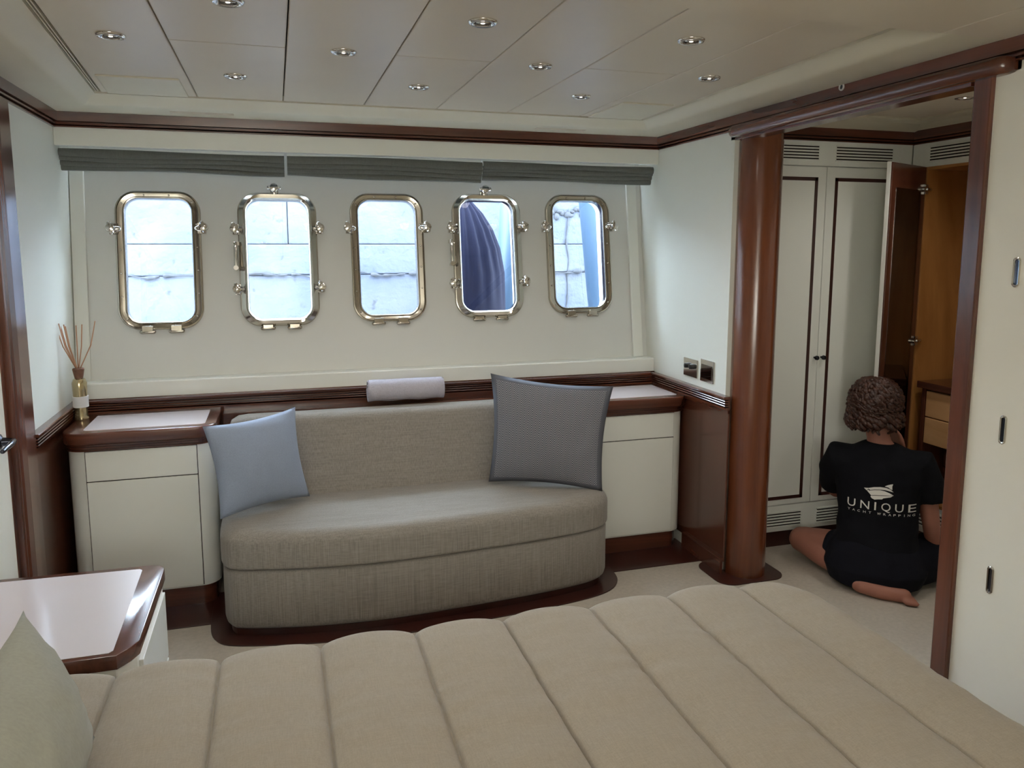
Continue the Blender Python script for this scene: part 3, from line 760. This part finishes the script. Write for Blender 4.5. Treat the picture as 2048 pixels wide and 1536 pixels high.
o = pillow('pillow', (-.355, 1.0, .535), (-.355, 1.50, .535), (-.466, 1.545, .778), (-.466, 1.04, .778), .15, M['pillow'], 'pale cream pillow standing against the bed head at the lower left', 'pillow', .05, seed=9, wr=.006)

# ------------------------------------------------------------------ nightstand
ns = empty('nightstand', (-.58, 2.0, 0)); tag(ns, 'cream nightstand with mahogany edged leather top between bed and left door', 'nightstand')
def N(pts): return [(x + .58, y - 2.0) for x, y in pts]
NZ = .515
top = [(-.82, 1.848), (-.381, 1.848), (-.356, 1.88), (-.342, 1.91), (-.341, 2.30)] + [(-.381 + .04 * math.cos(a), 2.335 + .04 * math.sin(a)) for a in [PI / 2 * k / 6 for k in range(7)]] + [(-.82, 2.39)]
slab(N(top), NZ - .036, NZ, .004, 2).build('top', M['wood_y'], ns, smooth=True)
MB().prism(N([(-.82, 1.862), (-.40, 1.862), (-.392, 1.872), (-.40, 2.34), (-.408, 2.35), (-.82, 2.365)]), 2, NZ - .002, NZ + .0012).build('leather_inlay', M['inlay'], ns)
MB().prism(N([(-.82, 1.852), (-.385, 1.852), (-.348, 1.90), (-.346, 2.31), (-.37, 2.345), (-.82, 2.37)]), 2, .03, NZ - .036).build('body', M['cream'], ns, bevel=.004)
B('drawer', M['cream'], ns, .230, .242, -.08, .30, .27, .46)
B('door', M['cream'], ns, .230, .242, -.08, .30, .05, .262)
B('plinth', M['wood_dark'], ns, -.23, .20, -.14, .32, 0, .03)

# ------------------------------------------------------------------ closet: left wardrobe (faces the camera)
YF = 3.065
def louvre(parent, axis, a0, a1, z0, z1, face, n, depth=.02):
    """row of slats over a dark backing. axis 0: along x on plane y=face; 1: along y on plane x=face"""
    h = (z1 - z0) / n
    bk_ = MB()
    if axis == 0: bk_.box(a0, a1, face - .0008, face + .004, z0, z1)
    else: bk_.box(face - .0008, face + .004, a0, a1, z0, z1)
    bk_.build('vent_backing', M['gap'], parent)
    for k in range(n + 1):
        z = z0 + k * h; m = MB()
        t = h * .26
        if axis == 0: m.box(a0 - .004, a1 + .004, face - .005, face + .002, z - t, z + t)
        else: m.box(face - .005, face + .002, a0 - .004, a1 + .004, z - t, z + t)
        m.build('slat', M['cream'], parent, bevel=.001)
w1 = empty('wardrobe', (2.4, 3.3, 0)); tag(w1, 'cream two-door fitted wardrobe with dark inlay lines behind the pillar', 'wardrobe')
X_ = lambda x: x - 2.4
B('carcass', M['cream'], w1, X_(1.92), X_(2.91), YF - 3.3 + .02, .25, .06, 1.91, bevel=0)
B('vent_board', M['cream'], w1, X_(1.92), X_(2.83), YF - 3.3, YF - 3.3 + .02, 1.797, 1.91)
B('corner_post', M['cream'], w1, X_(2.833), X_(2.91), YF - 3.3 + .004, YF - 3.3 + .02, .06, 1.91)
B('vent_board', M['cream'], w1, X_(1.92), X_(2.83), YF - 3.3, YF - 3.3 + .02, .078, .205)
B('kick_board', M['wood_dark'], w1, X_(1.92), X_(2.91), YF - 3.3 + .01, YF - 3.3 + .03, 0, .078)
louvre(w1, 0, X_(2.06), X_(2.382), 1.822, 1.888, YF - 3.3, 5); louvre(w1, 0, X_(2.478), X_(2.79), 1.822, 1.888, YF - 3.3, 5)
louvre(w1, 0, X_(2.06), X_(2.382), .102, .172, YF - 3.3, 5); louvre(w1, 0, X_(2.475), X_(2.79), .102, .172, YF - 3.3, 5)
for x0, x1, kx in ((1.95, 2.430, 2.414), (2.433, 2.83, 2.452)):
    d = MB().box(X_(x0), X_(x1), YF - 3.3, YF - 3.3 + .02, .209, 1.793).build('door', M['cream'], w1, bevel=.002)
    a0, a1 = x0 + .045, x1 - .045
    t = .016
    for nm, bx in (('inlay_strip', (a0, a1, 1.73, 1.73 + t)), ('inlay_strip', (a0, a1, .236, .236 + t)), ('inlay_strip', (a0, a0 + t, .236, 1.745)), ('inlay_strip', (a1 - t, a1, .236, 1.745))):
        B(nm, M['wood_dark'], d, X_(bx[0]), X_(bx[1]), YF - 3.3 - .0016, YF - 3.3 + .001, bx[2], bx[3], bevel=0)
    MB().lathe([(.004, -.026), (.010, -.024), (.011, -.016), (.005, -.012), (.005, 0)], (X_(kx), YF - 3.3, .915), 14, 1).build('knob', M['dark_metal'], d, smooth=True)
# right wardrobe (faces left), open compartment
XF = 2.91
w2 = empty('wardrobe', (3.15, 2.3, 0)); tag(w2, 'open wardrobe with maple interior and light drawers beside the crouching person', 'wardrobe')
YY = lambda y: y - 2.3; XX = lambda x: x - 3.15
B('vent_board', M['cream'], w2, XX(XF), XX(XF + .02), YY(1.0), YY(3.066), 1.797, 1.91)
louvre(w2, 1, YY(2.56), YY(2.963), 1.822, 1.888, XX(XF), 5)
B('side_panel', M['maple'], w2, XX(XF), XX(3.42), YY(2.972), YY(2.992), .225, 1.80)
B('side_panel', M['maple'], w2, XX(XF), XX(3.42), YY(2.45), YY(2.47), .225, 1.80)
B('back_panel', M['maple'], w2, XX(3.40), XX(3.42), YY(2.47), YY(2.972), .225, 1.80)
B('top_panel', M['maple'], w2, XX(XF), XX(3.42), YY(2.47), YY(2.972), 1.785, 1.80)
B('bottom_panel', M['maple'], w2, XX(XF), XX(3.42), YY(2.45), YY(2.99), .222, .238)
B('shelf', M['wood_y'], w2, XX(XF - .004), XX(3.40), YY(2.47), YY(2.945), .768, .80, bevel=.003)
B('divider', M['wood_z'], w2, XX(XF + .01), XX(3.40), YY(2.905), YY(2.925), .238, .768)
for z0, z1 in ((.636, .757), (.508, .631)): B('drawer', M['maple_drawer'], w2, XX(XF + .012), XX(3.38), YY(2.475), YY(2.90), z0, z1, bevel=.003)
B('drawer', M['wood_y'], w2, XX(XF + .14), XX(3.38), YY(2.475), YY(2.90), .385, .50, bevel=.003)
B('drawer', M['wood_y'], w2, XX(XF + .14), XX(3.38), YY(2.475), YY(2.90), .26, .378, bevel=.003)
B('vent_board', M['cream'], w2, XX(XF), XX(XF + .02), YY(1.0), YY(3.066), .08, .222)
louvre(w2, 1, YY(2.56), YY(2.963), .11, .195, XX(XF), 5)
B('kick_board', M['wood_dark'], w2, XX(XF + .01), XX(XF + .03), YY(1.0), YY(3.06), 0, .08)
B('stile', M['cream'], w2, XX(XF), XX(XF + .02), YY(2.992), YY(3.06), .22, 1.80)
B('door', M['cream'], w2, XX(XF), XX(XF + .022), YY(1.0), YY(2.45), .225, 1.795)
# open door: hinged at y 2.975, swung out
od = empty('open_door', (XF - .006 - 3.15, 2.975 - 2.3, 0), rz=math.atan2(-.150, -.330)); od.parent = w2
def part(mb, name, mat, **k): return mb.build(name, mat, od, **k)
part(MB().box(.0, .365, -.022, -.004, .235, 1.80), 'cream_face', M['cream'], bevel=.002)
part(MB().box(.003, .362, -.004, .0025, .238, 1.797), 'wood_face', M['wood_z'], bevel=.001)
part(MB().box(.05, .315, .0025, .0045, .30, 1.69), 'mirror', M['mirror'])
for z in (1.695, .99, .32):
    h = MB().box(-.004, .028, .002, .014, z - .022, z + .022); h.capsule([(-.02, .016, z), (.02, .018, z)], .009, 10); h.lathe([(.002, .0), (.012, .0), (.012, .014), (.002, .014)], (.036, .004, z), 12, 1)
    part(h, 'hinge', M['chrome'], smooth=True)
# hinge plate left for the neighbouring door
h = MB().box(XX(XF + .01), XX(XF + .06), YY(2.47), YY(2.49), 1.67, 1.72); h.capsule([(XX(XF), YY(2.50), 1.695), (XX(XF + .03), YY(2.49), 1.695)], .01, 10); h.build('hinge', M['chrome'], w2, smooth=True)
# closet ceiling and crown
cc = B('ceiling_closet', M['soffit'], None, XR + .062, 3.6, .96, 3.6, 2.0, 2.02, bevel=0); tag(cc, 'ceiling of the walk-in closet', kind='structure')
MB().box(1.905, 2.745, .96, 2.862, 1.993, 2.0).build('ceiling_panel', M['ceil'], cc, bevel=.001)
MB().prism([(3.04, 1.962), (3.06, 1.962), (3.06, 2.0), (2.868, 2.0), (2.868, 1.985), (2.95, 1.984)], 0, 1.95, 2.92).build('soffit_far', M['soffit'], cc)
MB().prism([(2.90, 1.962), (2.92, 1.962), (2.92, 2.0), (2.752, 2.0), (2.752, 1.985), (2.83, 1.984)], 1, .96, 3.06).build('soffit_right', M['soffit'], cc)
t = MB().prism([(YF - a, z) for a, z in crown], 0, 1.92, 2.92).build('trim_12', M['wood_x']); tag(t, 'mahogany crown over the left wardrobe', kind='structure')
t = MB().prism([(XF - a, z) for a, z in crown], 1, .96, YF).build('trim_13', M['wood_y']); tag(t, 'mahogany crown over the right wardrobe', kind='structure')
tag(B('wall_closet_far', M['cream'], None, 1.93, 3.5, 3.56, 3.62, 0, 2.05, bevel=0), kind='structure')
tag(B('wall_closet_side', M['cream'], None, 3.45, 3.52, .96, 3.6, 0, 2.05, bevel=0), kind='structure')

# ------------------------------------------------------------------ spray bottle on the floor
sb = empty('spray_bottle', (2.575, 2.965, 0)); tag(sb, 'small white trigger spray bottle on the carpet left of the person', 'bottle')
MB().lathe([(.004, 0), (.030, 0), (.033, .008), (.033, .09), (.026, .12), (.013, .135), (.013, .145), (.004, .145)], n=20).build('bottle_body', M['white_plastic'], sb, smooth=True)
sh = MB().box(-.014, .014, -.045, .02, .147, .178); sh.capsule([(0, -.03, .15), (0, -.045, .12)], [.005, .004], 8); sh.build('trigger_head', M['white_plastic'], sb, bevel=.004)

# ------------------------------------------------------------------ person
pe = empty('person', (2.415, 2.61, 0), rz=math.radians(-42)); tag(pe, 'person in black printed T-shirt and shorts sitting cross-legged on the closet floor', 'person')
def remeshed(mb, name, mat, vox, parent, smooth_it=6, fac=.5, cut=None):
    me = bpy.data.meshes.new('tmp'); me.from_pydata(mb.v, [], mb.f)
    b = bmesh.new(); b.from_mesh(me); bmesh.ops.recalc_face_normals(b, faces=b.faces); b.to_mesh(me); b.free()
    t = bpy.data.objects.new('tmp', me); COL.objects.link(t)
    r = t.modifiers.new('r', 'REMESH'); r.mode = 'VOXEL'; r.voxel_size = vox; r.use_smooth_shade = True
    s = t.modifiers.new('s', 'SMOOTH'); s.factor = fac; s.iterations = smooth_it
    dg = bpy.context.evaluated_depsgraph_get(); dg.update()
    m2 = bpy.data.meshes.new_from_object(t.evaluated_get(dg)); m2.name = name
    bpy.data.objects.remove(t); bpy.data.meshes.remove(me)
    m2.materials.clear(); m2.materials.append(mat)
    for p in m2.polygons: p.use_smooth = True
    o = bpy.data.objects.new(name, m2); COL.objects.link(o); o.parent = parent
    return o
def ell(c, rx, ry, n=28, k=2.0, tilt=0):
    out = []
    for i in range(n):
        a = 2 * PI * i / n; ca, sa = math.cos(a), math.sin(a)
        x = rx * math.copysign(abs(ca) ** (2 / k), ca); y = ry * math.copysign(abs(sa) ** (2 / k), sa)
        out.append((c[0] + x, c[1] + y, c[2] + tilt * y))
    return out
def hand(m, wrist, d, palm_n, thumb_side, curl=.5, s=1.0):
    """palm and five fingers; d = pointing direction, palm_n = normal towards which fingers curl"""
    w = Vector(wrist); d = Vector(d).normalized(); pn = Vector(palm_n).normalized(); sd = d.cross(pn).normalized() * thumb_side
    pn = (pn - d * pn.dot(d)).normalized()
    for q in (-.024, -.008, .008, .024): m.capsule([w + sd * q * .6 * s, w + d * .05 * s + sd * q * s, w + d * .082 * s + sd * q * s], [.013 * s, .0135 * s, .011 * s], 10)
    for q, L in ((.027, .068), (.009, .078), (-.009, .072), (-.026, .056)):
        b0 = w + d * .082 * s + sd * q * s; pts = [b0]; dirv = d.copy(); seg = L * s / 3
        for kk in range(3):
            dirv = (dirv * math.cos(curl * .6) + pn * math.sin(curl * .6)).normalized() if kk or True else dirv
            pts.append(pts[-1] + dirv * seg)
        m.capsule(pts, [.0092 * s, .0085 * s, .0078 * s, .007 * s], 9)
    t0 = w + d * .022 * s + sd * .022 * s; td = (d * .62 + sd * .75 + pn * .25).normalized()
    m.capsule([t0, t0 + td * .034 * s, t0 + td * .034 * s + (td * .7 + d * .5).normalized() * .028 * s], [.0125 * s, .010 * s, .008 * s], 9)
# skeleton points in the person's own frame (x right, y forward, z up)
HC = Vector((-.035, .07, .762))
body = MB()
body.rings([ell((0, .02, .05), .13, .11), ell((0, .02, .10), .15, .12), ell((0, .02, .17), .14, .10), ell((0, .035, .26), .115, .085), ell((0, .045, .36), .125, .088), ell((0, .045, .46), .145, .092), ell((0, .045, .54), .135, .08), ell((0, .045, .58), .08, .06), ell((-.003, .05, .61), .045, .046)])
body.capsule([(-.005, .048, .58), (-.015, .056, .63), (-.03, .068, .70)], [.052, .046, .048], 16)                # neck
body.sphere(HC, (.072, .092, .098), 24, 14); body.sphere(HC + Vector((0, .038, -.048)), (.052, .055, .055), 18, 10)   # skull, jaw
body.capsule([HC + Vector((0, .088, .012)), HC + Vector((0, .103, -.02))], [.008, .012], 8)                       # nose
for s in (-1, 1):
    body.sphere(HC + Vector((s * .074, .0, -.012)), (.008, .018, .028), 10, 8)                                   # ears
# right arm, down to the knee
SR, SL = Vector((.160, .045, .52)), Vector((-.172, .045, .52))
ER, WR_ = Vector((.205, .04, .285)), Vector((.235, .10, .12))
body.capsule([SR, SR.lerp(ER, .5), ER], [.050, .042, .035], 14); body.capsule([ER, ER.lerp(WR_, .35), WR_], [.035, .034, .023], 14)
hand(body, WR_, (.1, .8, -.35), (0, -.3, -1), 1, .35)
# left arm, elbow out in front, hand raised beside the chin
EL, WL_ = Vector((-.172, .17, .34)), Vector((.080, .20, .545))
body.capsule([SL, SL.lerp(EL, .5), EL], [.050, .042, .036], 14); body.capsule([EL, EL.lerp(WL_, .35), WL_], [.036, .034, .024], 14)
hand(body, WL_, (-.30, -.28, .9), (-.7, -.5, .1), -1, .4)
# legs: left folded with the foot tucked behind, right folded forward
hL, kL, aL = Vector((-.09, .03, .10)), Vector((-.300, .13, .095)), Vector((-.02, -.150, .040))
body.capsule([hL, hL.lerp(kL, .5), kL], [.088, .078, .060], 18)
body.capsule([kL, kL.lerp(aL, .33), kL.lerp(aL, .7), aL], [.056, .056, .042, .033], 16)
body.capsule([aL + Vector((-.03, .0, 0)), aL + Vector((.05, -.012, -.010)), aL + Vector((.135, -.012, -.012))], [.034, .032, .029], 12)
for k, q in enumerate((-.026, -.011, .002, .014, .025)):
    bp = aL + Vector((.145, -.014 + q * 1.1, -.024)); body.capsule([bp, bp + Vector((.036 - .004 * k, 0, -.002))], [.0135 if k == 0 else .0105, .010], 8)
hR, kR, aR = Vector((.09, .03, .10)), Vector((.345, .20, .12)), Vector((.02, .40, .05))
body.capsule([hR, hR.lerp(kR, .5), kR], [.088, .078, .060], 18)
body.capsule([kR, kR.lerp(aR, .33), kR.lerp(aR, .7), aR], [.056, .056, .042, .033], 16)
body.capsule([aR + Vector((.02, .0, 0)), aR + Vector((-.06, .02, -.012)), aR + Vector((-.14, .04, -.02))], [.033, .030, .024], 12)
for k, q in enumerate((-.026, -.011, .002, .014, .025)):
    bp = aR + Vector((-.145, .04 + q, -.022)); body.capsule([bp, bp + Vector((-.028 + .003 * k, .006, -.002))], [.0125 if k == 0 else .0095, .009], 8)
remeshed(body, 'body', M['skin'], .0055, pe, 4)
# face details
for s in (-1, 1):
    MB().sphere(HC + Vector((s * .03, .081, .004)), (.012, .010, .009)).build('eye', M['paper'], pe, smooth='all')
    MB().sphere(HC + Vector((s * .03, .090, .004)), (.005, .003, .005)).build('iris', M['hair'], pe, smooth='all')
MB().sphere(HC + Vector((0, .090, -.052)), (.022, .008, .008)).build('mouth', M['lips'], pe, smooth='all')
# T-shirt
sh = MB()
sh.rings([ell((0, -.005, .135), .178, .135, k=2.3), ell((0, .0, .16), .172, .132, k=2.3), ell((0, .01, .22), .160, .122, k=2.3), ell((0, .022, .30), .158, .115, k=2.3), ell((0, .03, .38), .165, .113, k=2.4), ell((0, .035, .46), .180, .110, k=2.4),
          ell((0, .04, .52), .188, .098, k=2.3), ell((0, .042, .565), .155, .082), ell((0, .045, .592), .098, .068), ell((-.002, .047, .607), .066, .058)])
for s, S_, E_ in ((1, SR, ER), (-1, SL, EL)):
    e = S_.lerp(E_, .62 if s > 0 else .82); sh.tube([S_ + Vector((-s * .08, 0, .0)), S_ + Vector((-s * .01, 0, .004)), S_.lerp(E_, .3) + Vector((s * .008, 0, 0)), e + Vector((s * .008, 0, 0))], [.066, .072, .066, .062], 20)
shirt = remeshed(sh, 'tshirt', M['shirt'], .006, pe, 5)
# cloth folds
for v in shirt.data.vertices:
    p = v.co; a = noise.noise(Vector((p.x * 9, p.y * 9, p.z * 16))) * .005 + math.sin(p.z * 60 + noise.noise(p * 7) * 5) * .0022 * max(0, 1 - abs(p.z - .2) / .12)
    v.co = p + v.normal * a
# shorts
st = MB()
st.rings([ell((0, -.01, .006), .13, .12, k=2.4), ell((0, -.015, .03), .185, .155, k=2.5), ell((0, -.012, .09), .205, .165, k=2.4), ell((0, -.005, .15), .185, .145, k=2.3), ell((0, .01, .22), .15, .11)])
st.capsule([hL, hL.lerp(kL, .18)], [.105, .1], 18); st.capsule([hR + Vector((.02, 0, 0)), hR.lerp(kR, .7)], [.11, .098], 18)
shorts = remeshed(st, 'shorts', M['shorts'], .006, pe, 5)
for v in shorts.data.vertices:
    p = v.co; v.co = p + v.normal * (noise.noise(p * 12) * .006); v.co.z = max(v.co.z, .004)
# hair: cap plus wavy locks
hr = MB(); rnd = random.Random(11); hc = HC + Vector((0, -.012, .012))
hr.sphere(hc, (.088, .100, .104), 24, 14)
hr.sphere(hc + Vector((0, -.03, -.045)), (.088, .078, .062), 20, 10)
for k in range(210):
    a = rnd.uniform(math.radians(150), math.radians(390)) ; el0 = rnd.uniform(.25, 1.35); L = rnd.uniform(.6, 1.0)
    pts = []; rad = []; phs = rnd.uniform(0, 6); amp = rnd.uniform(.010, .019)
    zend = -.085 - .02 * rnd.random()
    for q in range(9):
        t = q / 8; el = el0 - t * (el0 + .55) * L
        R3 = Vector((.094 * math.cos(a) * math.cos(max(el, -.35)), .104 * math.sin(a) * math.cos(max(el, -.35)), .106 * math.sin(el) if el > -.9 else -.09))
        off = amp * (.4 + t) * Vector((math.cos(a + PI / 2), math.sin(a + PI / 2), 0)) * math.sin(phs + t * 15) + Vector((math.cos(a), math.sin(a), 0)) * (amp * .8 * math.cos(phs + t * 15) + .004 * t)
        pts.append(hc + R3 + off); rad.append(.0105 * (1 - .5 * t))
    hr.capsule(pts, rad, 7)
for k in range(46):
    a = math.radians(168 + 204 * k / 45) + rnd.uniform(-.05, .05); z0 = rnd.uniform(-.055, -.02); L = rnd.uniform(.045, .075); ph = rnd.uniform(0, 6); pts = []
    for q in range(9):
        t = q / 8; rr_ = .092 + .012 * math.sin(t * 3) + .009 * math.cos(ph + t * 9)
        pts.append(hc + Vector((rr_ * math.cos(a + .08 * math.sin(ph + t * 9)), rr_ * 1.05 * math.sin(a + .08 * math.sin(ph + t * 9)), z0 - L * t)))
    hr.capsule(pts, [.011, .012, .012, .011, .011, .010, .009, .007, .005], 7)
hr.build('hair', M['hair'], pe, smooth='all', normals=True)
# print on the back of the shirt, draped over it
shirt_bvh = BVHTree.FromPolygons([v.co.copy() for v in shirt.data.vertices], [tuple(p.vertices) for p in shirt.data.polygons])
def drape(verts2d, faces, name, off=.0032):
    vs = []
    for x, z in verts2d:
        hit = shirt_bvh.ray_cast(Vector((x, -1, z)), Vector((0, 1, 0)))
        y = hit[0].y if hit[0] else -.1
        vs.append((x, y - off, z))
    m = MB(); m.add(vs, faces); o = m.build(name, M['print'], pe, normals=False); return o
def text2d(txt, cx, z, width, height, spacing=1.0):
    cu = bpy.data.curves.new('t', 'FONT'); cu.body = txt; cu.size = 1; cu.space_character = spacing; cu.resolution_u = 3
    t = bpy.data.objects.new('t', cu); COL.objects.link(t); dg = bpy.context.evaluated_depsgraph_get(); dg.update()
    me = bpy.data.meshes.new_from_object(t.evaluated_get(dg)); bpy.data.objects.remove(t)
    bm = bmesh.new(); bm.from_mesh(me); bmesh.ops.triangulate(bm, faces=bm.faces)
    bmesh.ops.subdivide_edges(bm, edges=[e for e in bm.edges if e.calc_length() > .2], cuts=1, use_grid_fill=False)
    bmesh.ops.triangulate(bm, faces=bm.faces)
    xs = [v.co.x for v in bm.verts]; ys = [v.co.y for v in bm.verts]; x0, x1, y0, y1 = min(xs), max(xs), min(ys), max(ys)
    P = [(cx + ((v.co.x - x0) / (x1 - x0) - .5) * width, z + (v.co.y - y0) / (y1 - y0) * height) for v in bm.verts]
    bm.verts.index_update(); F_ = [tuple(v.index for v in f.verts) for f in bm.faces]; bm.free()
    return P, F_
LX, LZ = .012, .348
def letters(txt, cx, z, pos, h, ws):
    for ch, px_, w in zip(txt, pos, ws):
        P, F_ = text2d(ch, cx + px_, z - (h * .16 if ch == 'Q' else 0), w, h * (1.16 if ch == 'Q' else 1)); drape(P, F_, 'printed_letter')
sc_ = .000168
letters('UNIQUE', LX, LZ, [(q - 965) * sc_ for q in (285, 595, 830, 1070, 1365, 1655)], .0335, [.031, .034, .0065, .035, .031, .030])
xs_ = [240, 350, 465, 595, 720, 925, 1048, 1165, 1272, 1382, 1488, 1590, 1698]
letters('YACHTWRAPPING', LX, LZ - .0175, [(q - 965) * sc_ for q in xs_], .009, [.0105, .0105, .010, .010, .010, .0135, .0095, .0105, .009, .009, .0022, .0095, .0105])
def shape2d(pts, n=1):
    bm = bmesh.new(); vs = [bm.verts.new((x, z, 0)) for x, z in pts]; es = [bm.edges.new((vs[i], vs[(i + 1) % len(vs)])) for i in range(len(vs))]
    bmesh.ops.triangle_fill(bm, use_beauty=True, edges=es)
    bmesh.ops.subdivide_edges(bm, edges=bm.edges[:], cuts=2, use_grid_fill=True); bmesh.ops.triangulate(bm, faces=bm.faces)
    bm.verts.index_update(); r = [(v.co.x, v.co.y) for v in bm.verts], [tuple(v.index for v in f.verts) for f in bm.faces]; bm.free(); return r
# boat emblem traced in emblem units (x 520..1220, y down 120..550)
def em(pts): return [(LX + (x - 950) * .000168, LZ + .036 + (590 - y) * .000168) for x, y in pts]
for pts in ([(535, 292), (640, 282), (760, 245), (900, 225), (1030, 232), (1130, 262), (1205, 325), (1120, 308), (1020, 290), (900, 288), (780, 300), (680, 325), (640, 300), (600, 345)],
            [(655, 345), (780, 315), (900, 302), (1010, 318), (1110, 352), (1215, 405), (1130, 412), (960, 418), (800, 432), (705, 446), (610, 352), (640, 320)],
            [(700, 458), (800, 446), (960, 432), (1190, 418), (1140, 450), (1060, 470), (980, 492), (955, 520), (870, 528), (790, 546), (730, 520), (700, 490)],
            [(1000, 198), (1060, 165), (1120, 142), (1180, 125), (1165, 190), (1172, 270), (1120, 246), (1085, 220)]):
    P, F_ = shape2d(em(pts)); drape(P, F_, 'printed_emblem')

# ------------------------------------------------------------------ outside
qw = empty('quay_wall', (.8, 5.6, 0)); tag(qw, 'weathered pale concrete quay wall seen through the portholes', 'wall')
rnd = random.Random(7)
courses = [-1.0, -.3, .30, .82, 1.235, 1.445, 1.9]
first = None
for ci in range(len(courses) - 1):
    z0, z1 = courses[ci], courses[ci + 1]; x = -3.5 + rnd.uniform(-.3, .3)
    while x < 4.0:
        w = rnd.uniform(1.3, 1.9)
        b = MB().box(x + .004 - .8, x + w - .0015 - .8, -.03 + rnd.uniform(-.003, .003), .3, z0 + .0015, z1 - .0015).build('concrete_block', M['concrete'], qw, bevel=.008)
        x += w
B('mortar_bed', M['mortar'], qw, -4.3, 3.4, -.012, .28, -1, 1.89, bevel=0)
# ragged mortar line
for zc in (1.235,):
    vs = []; m = MB(); n = 260
    for seg in range(26):
        pts = []; x0 = -3.4 + seg * .27
        rs = []
        for k in range(8):
            x = x0 + k * .035; r_ = .006 + .010 * abs(noise.noise(Vector((x * 9, 0, zc)))); z = zc + .03 * noise.noise(Vector((x * 6, 2, zc)))
            rs.append(Vector((x, -.04, z)));
        m.tube(rs, [.003 + .034 * abs(noise.noise(Vector((p.x * 11, 5, 1)))) for p in rs], 6)
    m.build('mortar_line', M['mortar'], qw, kind='stuff', smooth='all')
vs_ = [Vector((2.12 - .8 + .03 * noise.noise(Vector((0, 4, z * 5))), -.034, z)) for z in [.8 + .035 * k for k in range(27)]]
MB().tube(vs_, [.003 + .016 * abs(noise.noise(Vector((3, p.z * 12, 1)))) for p in vs_], 6).build('crack_filling', M['mortar'], qw, smooth='all')
m = MB(); rr2 = random.Random(5)
for k in range(16): m.sphere((1.98 - .8 + .34 * (k + .5) / 16, -.03, 1.68 + rr2.uniform(-.03, .03)), (rr2.uniform(.015, .035), .014, rr2.uniform(.012, .03)), 8, 5)
m.build('rubble_course', M['mortar'], qw, kind='stuff', smooth='all')
B('coping', M['concrete'], qw, -4.3, 3.4, -.06, .5, 1.9, 2.0, bevel=.02)
# navy fender
fd = empty('boat_fender', (1.03, 4.42, 0)); tag(fd, 'dark navy covered boat fender seen through the fourth porthole', 'fender')
rs = []
for z, r_ in [(.30, .03), (.33, .12), (.42, .20), (.55, .245), (.8, .255), (1.08, .255), (1.28, .245), (1.42, .215), (1.53, .17), (1.62, .115), (1.69, .055), (1.73, .03), (1.80, .028), (1.82, .02)]:
    ring = []
    for k in range(96):
        a = 2 * PI * k / 96; g = max(0, min(1, (z - 1.15) / .45)); rr_ = r_ * (1 + .09 * g * math.sin(a * 22 + math.sin(a * 3) * 1.2))
        ring.append((rr_ * math.cos(a), rr_ * math.sin(a), z))
    rs.append(ring)
MB().rings(rs).build('cover', M['fender'], fd, smooth='all')
MB().tube([(0, 0, 1.80), (0, -.01, 2.3), (0, -.02, 2.9)], .012, 8).build('rope', M['white_plastic'], fd, smooth='all')
for x, lean, lab in ((1.44, -.06, 'pale blue mooring post right of the fender in the fourth porthole'), (2.07, .13, 'pale blue mooring post in the rightmost porthole')):
    ps = MB().tube([(x + lean * 2, 4.75, -.6), (x, 4.75, 1.1), (x - lean * .6, 4.75, 1.8), (x - lean, 4.75, 2.3)], .11, 24).build('mooring_post', M['pale_blue'], None, smooth=True)
    tag(ps, lab, 'post', 'pale blue mooring posts')
wt = B('water', M['fender'], None, -8, 10, 3.9, 5.6, -.9, -.8, bevel=0); tag(wt, 'dark harbour water between hull and quay', kind='structure')
